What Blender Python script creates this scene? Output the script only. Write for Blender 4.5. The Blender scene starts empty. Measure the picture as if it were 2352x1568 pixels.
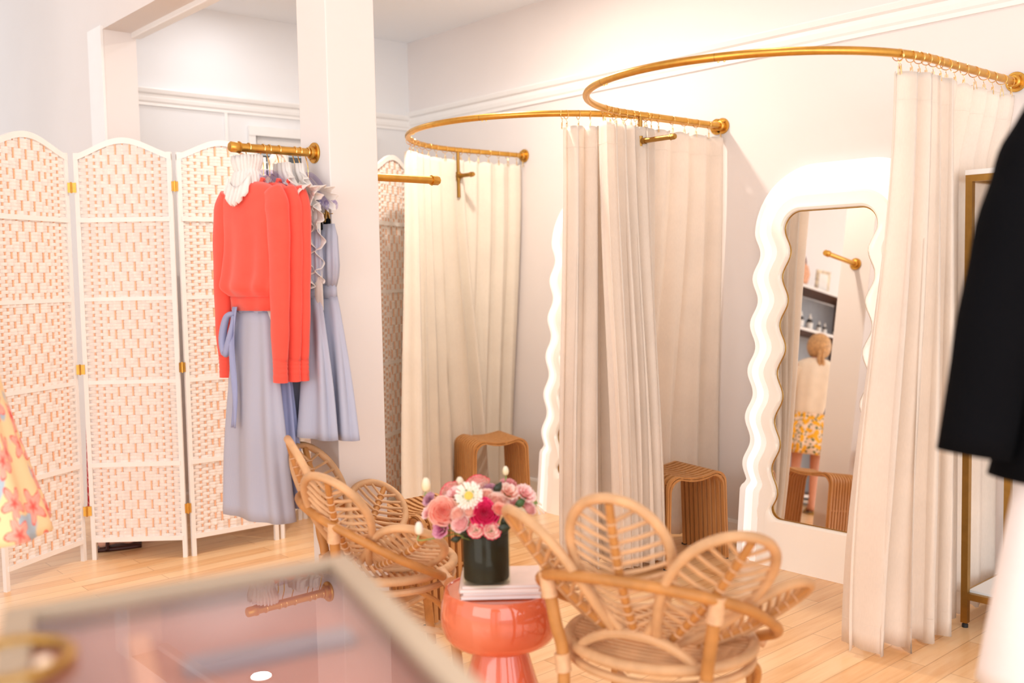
import bpy, bmesh, math, random
from mathutils import Vector, Matrix
R_ = math.radians
PI = math.pi
rnd = random.Random(7)
C = bpy.context.scene.collection
SC = bpy.context.scene

# ------------------------------------------------------------------ camera
F_PX, CXP, CYP = 2287.0, 1176.0, 784.0
YAW, PITCH, ROLL, EYE = R_(41.6), R_(-3.88), -0.019, 1.45
fwd = Vector((math.sin(YAW) * math.cos(PITCH), math.cos(YAW) * math.cos(PITCH), math.sin(PITCH)))
rt0 = Vector((math.cos(YAW), -math.sin(YAW), 0.0))
up0 = rt0.cross(fwd)
rt = rt0 * math.cos(ROLL) + up0 * math.sin(ROLL)
up = up0 * math.cos(ROLL) - rt0 * math.sin(ROLL)
EYEP = Vector((0, 0, EYE))
cam_d = bpy.data.cameras.new('camera')
cam = bpy.data.objects.new('camera', cam_d)
C.objects.link(cam)
cam.matrix_world = Matrix(((rt.x, up.x, -fwd.x, 0), (rt.y, up.y, -fwd.y, 0), (rt.z, up.z, -fwd.z, EYE), (0, 0, 0, 1)))
cam_d.sensor_width = 36.0
cam_d.lens = 36.0 * F_PX / 2352.0
cam_d.clip_start = 0.05
cam_d.dof.use_dof = True
cam_d.dof.focus_distance = 4.3
cam_d.dof.aperture_fstop = 1.5
SC.camera = cam

def ray(x, y):
    return fwd + rt * ((x - CXP) / F_PX) - up * ((y - CYP) / F_PX)
def at(x, y, depth):            # point of the place at a distance along the view axis
    return EYEP + ray(x, y) * depth
def on_z(x, y, z):
    d = ray(x, y)
    return EYEP + d * ((z - EYE) / d.z)

# ------------------------------------------------------------------ view, world, lights
SC.view_settings.view_transform = 'Standard'
SC.view_settings.look = 'None'
SC.view_settings.exposure = -0.10
SC.view_settings.gamma = 1.0
SC.view_settings.use_curve_mapping = False
W = bpy.data.worlds.new('daylight')
SC.world = W
W.use_nodes = True
bg = W.node_tree.nodes['Background']
bg.inputs[0].default_value = (0.965, 0.98, 1.0, 1)
bg.inputs[1].default_value = 1.38
SC.cycles.max_bounces = 10
SC.cycles.diffuse_bounces = 6
SC.cycles.glossy_bounces = 5
SC.cycles.transmission_bounces = 6
SC.cycles.transparent_max_bounces = 12
SC.cycles.sample_clamp_indirect = 6.0
SC.cycles.caustics_reflective = False
SC.cycles.caustics_refractive = False

def area(name, loc, target, size, power, col, sy=None):
    l = bpy.data.lights.new(name, 'AREA')
    l.energy = power
    l.color = col
    l.size = size
    if sy:
        l.shape = 'RECTANGLE'
        l.size_y = sy
    o = bpy.data.objects.new(name, l)
    C.objects.link(o)
    o.location = loc
    o.rotation_euler = (Vector(target) - Vector(loc)).to_track_quat('-Z', 'Y').to_euler()
    return o
area('side_window_daylight', (-4.3, 0.9, 1.9), (2.6, 3.1, 1.3), 4.2, 125, (1.0, 0.985, 0.975), 2.6)
area('shop_window_daylight', (0.6, -2.95, 1.6), (2.6, 3.0, 2.2), 5.6, 128, (0.97, 0.985, 1.0), 2.4)

# ------------------------------------------------------------------ mesh helpers
class MB:
    def __init__(s):
        s.v, s.f, s.e, s.t = [], [], [], []
    def add(s, vs, fs, es=None):
        o = len(s.v)
        s.v += [tuple(p) for p in vs]
        s.e += list(es) if es else [0.0] * len(vs)
        s.f += [tuple(i + o for i in f) for f in fs]
        return s
    def box(s, c, d, rot=None, bev=0):
        cx, cy, cz = c
        x, y, z = d[0] / 2, d[1] / 2, d[2] / 2
        vs = []
        for q in ((-x, -y, -z), (x, -y, -z), (x, y, -z), (-x, y, -z), (-x, -y, z), (x, -y, z), (x, y, z), (-x, y, z)):
            p = Vector(q)
            if rot is not None:
                p = rot @ p
            vs.append((p.x + cx, p.y + cy, p.z + cz))
        return s.add(vs, [(0, 3, 2, 1), (4, 5, 6, 7), (0, 1, 5, 4), (1, 2, 6, 5), (2, 3, 7, 6), (3, 0, 4, 7)])
    def rings(s, rs, closed_u=True, cap=True, es=None):
        n = len(rs[0])
        vs = [p for r in rs for p in r]
        fs = []
        for i in range(len(rs) - 1):
            for j in range(n if closed_u else n - 1):
                k = (j + 1) % n
                fs.append((i * n + j, i * n + k, (i + 1) * n + k, (i + 1) * n + j))
        if cap and closed_u:
            fs.append(tuple(reversed(range(n))))
            fs.append(tuple((len(rs) - 1) * n + j for j in range(n)))
        return s.add(vs, fs, es)
    def tube(s, pts, r, seg=8, closed=False):
        P = [Vector(p) for p in pts]
        n = len(P)
        rr = r if callable(r) else (lambda t: r)
        T = []
        for i in range(n):
            a = P[(i - 1) % n] if (closed or i > 0) else P[0]
            b = P[(i + 1) % n] if (closed or i < n - 1) else P[-1]
            d = b - a
            T.append(d.normalized() if d.length > 1e-9 else Vector((0, 0, 1)))
        ref = Vector((0, 0, 1)) if abs(T[0].z) < 0.9 else Vector((1, 0, 0))
        N = (ref - T[0] * ref.dot(T[0])).normalized()
        rs = []
        for i in range(n):
            N = N - T[i] * N.dot(T[i])
            N = N.normalized() if N.length > 1e-6 else T[i].orthogonal().normalized()
            B = T[i].cross(N)
            q = rr(i / max(1, n - 1))
            rs.append([P[i] + N * (q * math.cos(2 * PI * j / seg)) + B * (q * math.sin(2 * PI * j / seg)) for j in range(seg)])
        if closed:
            o = len(s.v)
            s.rings(rs, cap=False)
            n0 = (n - 1) * seg
            # best alignment of last ring to first
            best = min(range(seg), key=lambda k: (rs[-1][0] - rs[0][k]).length)
            for j in range(seg):
                k = (j + 1) % seg
                s.f.append((o + n0 + j, o + n0 + k, o + (k + best) % seg, o + (j + best) % seg))
            return s
        return s.rings(rs)
    def lathe(s, prof, seg=32, c=(0, 0, 0), cap=True):
        rs = [[(c[0] + r * math.cos(2 * PI * j / seg), c[1] + r * math.sin(2 * PI * j / seg), c[2] + z) for j in range(seg)] for r, z in prof]
        return s.rings(rs, cap=cap)
    def grid(s, fn, nu, nv, ef=None):
        vs, es = [], []
        for i in range(nv + 1):
            for j in range(nu + 1):
                vs.append(fn(j / nu, i / nv))
                es.append(ef(j / nu, i / nv) if ef else 0.0)
        fs = [(i * (nu + 1) + j, i * (nu + 1) + j + 1, (i + 1) * (nu + 1) + j + 1, (i + 1) * (nu + 1) + j) for i in range(nv) for j in range(nu)]
        return s.add(vs, fs, es)
    def prism(s, poly, axis_vec, origin=(0, 0, 0)):
        n = len(poly)
        a = Vector(axis_vec)
        vs = [Vector(p) + Vector(origin) for p in poly] + [Vector(p) + a + Vector(origin) for p in poly]
        fs = [tuple(reversed(range(n))), tuple(range(n, 2 * n))] + [(i, (i + 1) % n, n + (i + 1) % n, n + i) for i in range(n)]
        return s.add(vs, fs)
    def xf(s, M):
        s.v = [tuple(M @ Vector(p)) for p in s.v]
        return s
    def build(s, name, m, parent=None, smooth=True, bevel=0, sub=0, solid=0, angle=40):
        me = bpy.data.meshes.new(name)
        me.from_pydata(s.v, [], s.f)
        me.validate()
        bm = bmesh.new()
        bm.from_mesh(me)
        bmesh.ops.recalc_face_normals(bm, faces=bm.faces)
        bm.to_mesh(me)
        bm.free()
        if any(s.e) and len(me.vertices) == len(s.e):
            at_ = me.attributes.new('edge', 'FLOAT', 'POINT')
            at_.data.foreach_set('value', s.e)
        if s.t and len(s.t) == len(me.vertices):
            uvl = me.uv_layers.new(name='UVMap')
            for lp in me.loops:
                uvl.data[lp.index].uv = s.t[lp.vertex_index]
        me.materials.append(m)
        o = bpy.data.objects.new(name, me)
        C.objects.link(o)
        if parent is not None:
            o.parent = parent
        if smooth:
            me.polygons.foreach_set('use_smooth', [True] * len(me.polygons))
            if angle < 180:
                me.set_sharp_from_angle(angle=R_(angle))
        if solid:
            md = o.modifiers.new('thickness', 'SOLIDIFY')
            md.thickness = solid
            md.offset = 0
        if bevel:
            md = o.modifiers.new('bevel', 'BEVEL')
            md.width = bevel
            md.segments = 2
            md.limit_method = 'ANGLE'
            md.angle_limit = R_(40)
        if sub:
            md = o.modifiers.new('sub', 'SUBSURF')
            md.levels = sub
            md.render_levels = sub
        return o

def bez(pts, n=24, closed=False):       # catmull-rom through points
    P = [Vector(p) for p in pts]
    m = len(P)
    out = []
    segs = m if closed else m - 1
    per = max(2, n // segs)
    for i in range(segs):
        p0 = P[(i - 1) % m] if (closed or i > 0) else P[0] * 2 - P[1]
        p1, p2 = P[i], P[(i + 1) % m]
        p3 = P[(i + 2) % m] if (closed or i + 2 < m) else P[-1] * 2 - P[-2]
        for k in range(per):
            t = k / per
            out.append(0.5 * ((2 * p1) + (p2 - p0) * t + (2 * p0 - 5 * p1 + 4 * p2 - p3) * t * t + (3 * p1 - p0 - 3 * p2 + p3) * t ** 3))
    if not closed:
        out.append(P[-1])
    return out

def lerp(a, b, t):
    return a + (b - a) * t
def interp(xs, x):                      # piecewise linear [(x, y)...]
    if x <= xs[0][0]:
        return xs[0][1]
    for (a, p), (b, q) in zip(xs, xs[1:]):
        if x <= b:
            t = (x - a) / (b - a)
            return p + (q - p) * t
    return xs[-1][1]
def sm(t):
    t = max(0.0, min(1.0, t))
    return t * t * (3 - 2 * t)

def thing(name, label, cat, loc=(0, 0, 0), rz=0, group=None):
    o = bpy.data.objects.new(name, None)
    C.objects.link(o)
    o.empty_display_size = 0.1
    o.location = loc
    o.rotation_euler = (0, 0, rz)
    o['label'] = label
    o['category'] = cat
    if group:
        o['group'] = group
    return o
def tag(o, label, cat, group=None, kind=None):
    o['label'] = label
    o['category'] = cat
    if group:
        o['group'] = group
    if kind:
        o['kind'] = kind
    return o
def struct(o, label=None):
    o['kind'] = 'structure'
    if label:
        o['label'] = label
    return o
def copy_tree(o, parent=None):
    c = o.copy()
    C.objects.link(c)
    c.parent = parent
    for ch in list(o.children):
        copy_tree(ch, c)
    return c

# ------------------------------------------------------------------ materials
class NT:
    def __init__(s, name):
        s.m = bpy.data.materials.new(name)
        s.m.use_nodes = True
        s.t = s.m.node_tree
        s.p = s.t.nodes['Principled BSDF']
        s.out = s.t.nodes['Material Output']
    def n(s, typ, **kw):
        nd = s.t.nodes.new(typ)
        for k, v in kw.items():
            if k.startswith('i_'):
                key = k[2:]
                nd.inputs[int(key) if key.isdigit() else key.replace('_', ' ')].default_value = v
            else:
                setattr(nd, k, v)
        return nd
    def l(s, a, b):
        s.t.links.new(a, b)
    def coord(s, kind='Object', scale=(1, 1, 1), rot=(0, 0, 0), loc=(0, 0, 0)):
        tc = s.n('ShaderNodeTexCoord')
        mp = s.n('ShaderNodeMapping')
        mp.inputs['Scale'].default_value = scale
        mp.inputs['Rotation'].default_value = rot
        mp.inputs['Location'].default_value = loc
        s.l(tc.outputs[kind], mp.inputs[0])
        return mp.outputs[0]
    def math(s, op, a, b=None, c=None):
        nd = s.n('ShaderNodeMath', operation=op)
        for i, q in enumerate((a, b, c)):
            if q is None:
                continue
            if hasattr(q, 'node'):
                s.l(q, nd.inputs[i])
            else:
                nd.inputs[i].default_value = q
        return nd.outputs[0]
    def ramp(s, fac, stops, interp_='LINEAR'):
        r = s.n('ShaderNodeValToRGB')
        r.color_ramp.interpolation = interp_
        el = r.color_ramp.elements
        while len(el) < len(stops):
            el.new(0.5)
        for e, (p, c) in zip(el, stops):
            e.position = p
            e.color = (*c, 1) if len(c) == 3 else c
        s.l(fac, r.inputs[0])
        return r.outputs[0]
    def mix(s, fac, a, b, mode='MIX'):
        nd = s.n('ShaderNodeMix', data_type='RGBA', blend_type=mode)
        for i, q in ((0, fac), (6, a), (7, b)):
            if hasattr(q, 'node'):
                s.l(q, nd.inputs[i])
            else:
                nd.inputs[i].default_value = (*q, 1) if isinstance(q, tuple) and len(q) == 3 else q
        return nd.outputs[2]
    def bump(s, h, strength=0.3, dist=0.01):
        b = s.n('ShaderNodeBump')
        b.inputs['Strength'].default_value = strength
        b.inputs['Distance'].default_value = dist
        s.l(h, b.inputs['Height'])
        s.l(b.outputs[0], s.p.inputs['Normal'])

def simple(name, col, rough=0.6, metal=0.0, var=0.06, scale=12, bump=0.0, bscale=60, coat=0.0, emit=None, es=0.0, sheen=0.0, trans=0.0, sss=0.0):
    k = NT(name)
    c = k.coord()
    nz = k.n('ShaderNodeTexNoise', i_Scale=scale, i_Detail=3.0)
    k.l(c, nz.inputs['Vector'])
    a = tuple(max(0, x * (1 - var)) for x in col)
    b = tuple(min(1, x * (1 + var)) for x in col)
    k.l(k.ramp(nz.outputs[0], [(0.3, a), (0.7, b)]), k.p.inputs['Base Color'])
    k.p.inputs['Roughness'].default_value = rough
    k.p.inputs['Metallic'].default_value = metal
    k.p.inputs['Coat Weight'].default_value = coat
    if max(col) < 0.03 and rough > 0.9:
        k.p.inputs['Specular IOR Level'].default_value = 0.05
    if sheen:
        k.p.inputs['Sheen Weight'].default_value = sheen
    if trans:
        k.p.inputs['Transmission Weight'].default_value = trans
    if sss:
        k.p.inputs['Subsurface Weight'].default_value = sss
        k.p.inputs['Subsurface Radius'].default_value = (0.02, 0.012, 0.008)
    if emit:
        k.p.inputs['Emission Color'].default_value = (*emit, 1)
        k.p.inputs['Emission Strength'].default_value = es
    if bump:
        n2 = k.n('ShaderNodeTexNoise', i_Scale=bscale, i_Detail=4.0)
        k.l(c, n2.inputs['Vector'])
        k.bump(n2.outputs[0], bump)
    return k.m

def cloth(name, col, translucent=0.25, weave=420, bump=0.15, var=0.05, rough=0.9):
    k = NT(name)
    c = k.coord()
    nz = k.n('ShaderNodeTexNoise', i_Scale=6.0, i_Detail=5.0)
    k.l(c, nz.inputs['Vector'])
    c2 = k.coord(scale=(weave, weave, weave * 0.12))
    n2 = k.n('ShaderNodeTexNoise', i_Scale=1.0, i_Detail=2.0)
    k.l(c2, n2.inputs['Vector'])
    f = k.math('ADD', k.math('MULTIPLY', nz.outputs[0], 0.5), k.math('MULTIPLY', n2.outputs[0], 0.5))
    colr = k.ramp(f, [(0.3, tuple(x * (1 - var) for x in col)), (0.7, tuple(min(1, x * (1 + var)) for x in col))])
    k.l(colr, k.p.inputs['Base Color'])
    k.p.inputs['Roughness'].default_value = rough
    k.p.inputs['Sheen Weight'].default_value = 0.15
    k.bump(n2.outputs[0], bump, 0.002)
    if translucent:
        tr = k.n('ShaderNodeBsdfTranslucent')
        k.l(colr, tr.inputs[0])
        mx = k.n('ShaderNodeMixShader')
        mx.inputs[0].default_value = translucent
        k.l(k.p.outputs[0], mx.inputs[1])
        k.l(tr.outputs[0], mx.inputs[2])
        k.l(mx.outputs[0], k.out.inputs[0])
    return k.m

def striped(name, a, b, freq, translucent=0.1):
    k = NT(name)
    tc = k.n('ShaderNodeUVMap')
    tc.uv_map = 'UVMap'
    sep = k.n('ShaderNodeSeparateXYZ')
    k.l(tc.outputs[0], sep.inputs[0])
    s_ = k.math('SINE', k.math('MULTIPLY', sep.outputs[0], freq * 2 * PI))
    col = k.ramp(k.math('ADD', k.math('MULTIPLY', s_, 0.5), 0.5), [(0.35, a), (0.65, b)])
    k.l(col, k.p.inputs['Base Color'])
    k.p.inputs['Roughness'].default_value = 0.85
    k.p.inputs['Sheen Weight'].default_value = 0.1
    return k.m

def floor_mat():
    k = NT('maple_plank_floor')
    c = k.coord()
    br = k.n('ShaderNodeTexBrick')
    br.inputs['Scale'].default_value = 1.0
    br.inputs['Brick Width'].default_value = 0.95
    br.inputs['Row Height'].default_value = 0.092
    br.inputs['Mortar Size'].default_value = 0.0016
    br.inputs['Mortar Smooth'].default_value = 0.2
    br.inputs['Bias'].default_value = 0.0
    br.offset = 0.37
    br.inputs['Color1'].default_value = (0, 0, 0, 1)
    br.inputs['Color2'].default_value = (1, 1, 1, 1)
    br.inputs['Mortar'].default_value = (0.5, 0.5, 0.5, 1)
    k.l(c, br.inputs['Vector'])
    g = k.coord(scale=(1.6, 22, 1))
    nz = k.n('ShaderNodeTexNoise', i_Scale=1.7, i_Detail=8.0, i_Roughness=0.62)
    k.l(g, nz.inputs['Vector'])
    g2 = k.coord(scale=(0.9, 3.0, 1))
    n2 = k.n('ShaderNodeTexNoise', i_Scale=2.2, i_Detail=3.0)
    k.l(g2, n2.inputs['Vector'])
    tone = k.math('ADD', k.math('MULTIPLY', nz.outputs[0], 0.42), k.math('MULTIPLY', br.outputs['Color'], 0.22))
    tone = k.math('ADD', tone, k.math('MULTIPLY', n2.outputs[0], 0.36))
    col = k.ramp(tone, [(0.22, (0.52, 0.24, 0.085)), (0.36, (0.80, 0.44, 0.19)), (0.52, (0.92, 0.59, 0.31)), (0.75, (0.95, 0.69, 0.42))])
    seam = k.mix(k.math('MULTIPLY', br.outputs['Fac'], 0.75), col, (0.45, 0.20, 0.07))
    kn = k.n('ShaderNodeTexVoronoi', i_Scale=2.6)
    gk = k.coord(scale=(0.8, 2.0, 1))
    k.l(gk, kn.inputs['Vector'])
    knot = k.ramp(kn.outputs['Distance'], [(0.0, (1, 1, 1)), (0.045, (0, 0, 0))])
    col2 = k.mix(knot, seam, (0.36, 0.14, 0.05))
    k.l(col2, k.p.inputs['Base Color'])
    k.p.inputs['Roughness'].default_value = 0.30
    k.p.inputs['Coat Weight'].default_value = 0.25
    k.p.inputs['Coat Roughness'].default_value = 0.16
    k.bump(k.math('SUBTRACT', 1.0, br.outputs['Fac']), 0.25, 0.002)
    return k.m

def rattan(name, col, bands=420):
    k = NT(name)
    c = k.coord(scale=(bands, bands, bands))
    wv = k.n('ShaderNodeTexWave', i_Scale=0.6, i_Distortion=1.0, i_Detail=1.0)
    wv.bands_direction = 'DIAGONAL'
    k.l(c, wv.inputs['Vector'])
    c2 = k.coord()
    nz = k.n('ShaderNodeTexNoise', i_Scale=14.0, i_Detail=4.0)
    k.l(c2, nz.inputs['Vector'])
    f = k.math('ADD', k.math('MULTIPLY', nz.outputs[0], 0.92), k.math('MULTIPLY', wv.outputs[0], 0.08))
    k.l(k.ramp(f, [(0.25, tuple(x * 0.72 for x in col)), (0.6, col), (0.85, tuple(min(1, x * 1.2) for x in col))]), k.p.inputs['Base Color'])
    k.p.inputs['Roughness'].default_value = 0.5
    k.bump(wv.outputs[0], 0.25, 0.002)
    return k.m

def bamboo_mat():
    k = NT('caramel_bamboo')
    c = k.coord(scale=(40, 40, 3))
    nz = k.n('ShaderNodeTexNoise', i_Scale=1.5, i_Detail=4.0)
    k.l(c, nz.inputs['Vector'])
    k.l(k.ramp(nz.outputs[0], [(0.2, (0.44, 0.19, 0.055)), (0.55, (0.56, 0.27, 0.09)), (0.85, (0.64, 0.34, 0.13))]), k.p.inputs['Base Color'])
    k.p.inputs['Roughness'].default_value = 0.42
    return k.m

def glass_mat(name, tint=(1, 1, 1), refl=1.0, ior=1.5):
    k = NT(name)
    fr = k.n('ShaderNodeFresnel', i_IOR=ior)
    tp = k.n('ShaderNodeBsdfTransparent')
    tp.inputs[0].default_value = (*tint, 1)
    gl = k.n('ShaderNodeBsdfGlossy')
    gl.inputs['Roughness'].default_value = 0.0
    nz = k.n('ShaderNodeTexNoise', i_Scale=3.0)
    f = k.math('MULTIPLY', fr.outputs[0], k.math('ADD', refl * 0.98, k.math('MULTIPLY', nz.outputs[0], 0.04)))
    geo = k.n('ShaderNodeNewGeometry')
    f = k.math('MULTIPLY', f, k.math('SUBTRACT', 1.0, geo.outputs['Backfacing']))
    mx = k.n('ShaderNodeMixShader')
    k.l(f, mx.inputs[0])
    k.l(tp.outputs[0], mx.inputs[1])
    k.l(gl.outputs[0], mx.inputs[2])
    k.l(mx.outputs[0], k.out.inputs[0])
    return k.m

def mirror_mat():
    k = NT('silvered_mirror')
    c = k.coord()
    nz = k.n('ShaderNodeTexNoise', i_Scale=2.0)
    k.l(c, nz.inputs['Vector'])
    k.l(k.ramp(nz.outputs[0], [(0, (0.90, 0.88, 0.85)), (1, (0.92, 0.90, 0.87))]), k.p.inputs['Base Color'])
    k.p.inputs['Metallic'].default_value = 1.0
    k.p.inputs['Roughness'].default_value = 0.0
    return k.m

def petal_mat(name, inner, rim, lo=0.35, hi=0.9, trans=0.25):
    k = NT(name)
    a = k.n('ShaderNodeAttribute')
    a.attribute_name = 'edge'
    nz = k.n('ShaderNodeTexNoise', i_Scale=60.0, i_Detail=2.0)
    f = k.math('ADD', a.outputs['Fac'], k.math('MULTIPLY', k.math('SUBTRACT', nz.outputs[0], 0.5), 0.25))
    col = k.ramp(f, [(lo, inner), (hi, rim)])
    k.l(col, k.p.inputs['Base Color'])
    k.p.inputs['Roughness'].default_value = 0.6
    tr = k.n('ShaderNodeBsdfTranslucent')
    k.l(col, tr.inputs[0])
    mx = k.n('ShaderNodeMixShader')
    mx.inputs[0].default_value = trans
    k.l(k.p.outputs[0], mx.inputs[1])
    k.l(tr.outputs[0], mx.inputs[2])
    k.l(mx.outputs[0], k.out.inputs[0])
    return k.m

def blossom_print(name, base, petal, vein, scale, patch=None, npet=5, uv=True, leaf=None):
    k = NT(name)
    if uv:
        t = k.n('ShaderNodeUVMap')
        t.uv_map = 'UVMap'
        vec = t.outputs[0]
    else:
        vec = k.coord()
    mp = k.n('ShaderNodeMapping')
    mp.inputs['Scale'].default_value = (scale, scale, scale)
    k.l(vec, mp.inputs[0])
    dn = k.n('ShaderNodeTexNoise', i_Scale=2.5)
    k.l(mp.outputs[0], dn.inputs['Vector'])
    vadd = k.n('ShaderNodeVectorMath', operation='MULTIPLY_ADD')
    k.l(dn.outputs['Color'], vadd.inputs[0])
    vadd.inputs[1].default_value = (0.18, 0.18, 0)
    k.l(mp.outputs[0], vadd.inputs[2])
    vo = k.n('ShaderNodeTexVoronoi', i_Scale=1.0, i_Randomness=0.75)
    vo.voronoi_dimensions = '2D'
    k.l(vadd.outputs[0], vo.inputs['Vector'])
    df = k.n('ShaderNodeVectorMath', operation='SUBTRACT')
    k.l(vadd.outputs[0], df.inputs[0])
    k.l(vo.outputs['Position'], df.inputs[1])
    sp = k.n('ShaderNodeSeparateXYZ')
    k.l(df.outputs[0], sp.inputs[0])
    ang = k.math('ARCTAN2', sp.outputs[1], sp.outputs[0])
    rr = vo.outputs['Distance']
    cs = k.math('SINE', k.math('MULTIPLY', k.math('ADD', ang, k.math('MULTIPLY', vo.outputs['Color'], 6.0)), float(npet)))
    lim = k.math('ADD', k.math('MULTIPLY', cs, 0.13), 0.36)
    q = k.math('DIVIDE', rr, lim)
    inside = k.ramp(q, [(0.93, (1, 1, 1)), (1.0, (0, 0, 0))])
    vs = k.math('SINE', k.math('MULTIPLY', ang, 38.0))
    veins = k.math('MULTIPLY', k.math('GREATER_THAN', vs, 0.55), 0.45)
    deep = k.ramp(q, [(0.0, (1, 1, 1)), (0.45, (0.15, 0.15, 0.15)), (0.82, (0.1, 0.1, 0.1)), (0.95, (1, 1, 1))])
    vf = k.math('MINIMUM', k.math('ADD', deep, veins), 1.0)
    fl = k.mix(vf, petal, vein)
    b0 = base
    if patch:
        pn = k.n('ShaderNodeTexNoise', i_Scale=0.8, i_Detail=1.0)
        k.l(mp.outputs[0], pn.inputs['Vector'])
        b0 = k.mix(k.ramp(pn.outputs[0], [(0.56, (0, 0, 0)), (0.60, (1, 1, 1))]), base, patch)
    if leaf:
        v2 = k.n('ShaderNodeTexVoronoi', i_Scale=2.3)
        v2.voronoi_dimensions = '2D'
        k.l(vadd.outputs[0], v2.inputs['Vector'])
        b0 = k.mix(k.ramp(v2.outputs['Distance'], [(0.26, (1, 1, 1)), (0.30, (0, 0, 0))]), b0, leaf)
    col = k.mix(inside, b0, fl)
    k.l(col, k.p.inputs['Base Color'])
    k.p.inputs['Roughness'].default_value = 0.85
    return k.m

def checked(name, a, b, scale):
    k = NT(name)
    c = k.coord(scale=(scale, scale, scale), rot=(0, 0.6, 0))
    sp = k.n('ShaderNodeSeparateXYZ')
    k.l(c, sp.inputs[0])
    l1 = k.math('GREATER_THAN', k.math('SINE', sp.outputs[2]), 0.9)
    l2 = k.math('GREATER_THAN', k.math('SINE', k.math('ADD', sp.outputs[0], sp.outputs[1])), 0.9)
    k.l(k.mix(k.math('MAXIMUM', l1, l2), a, b), k.p.inputs['Base Color'])
    k.p.inputs['Roughness'].default_value = 0.85
    return k.m

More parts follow.
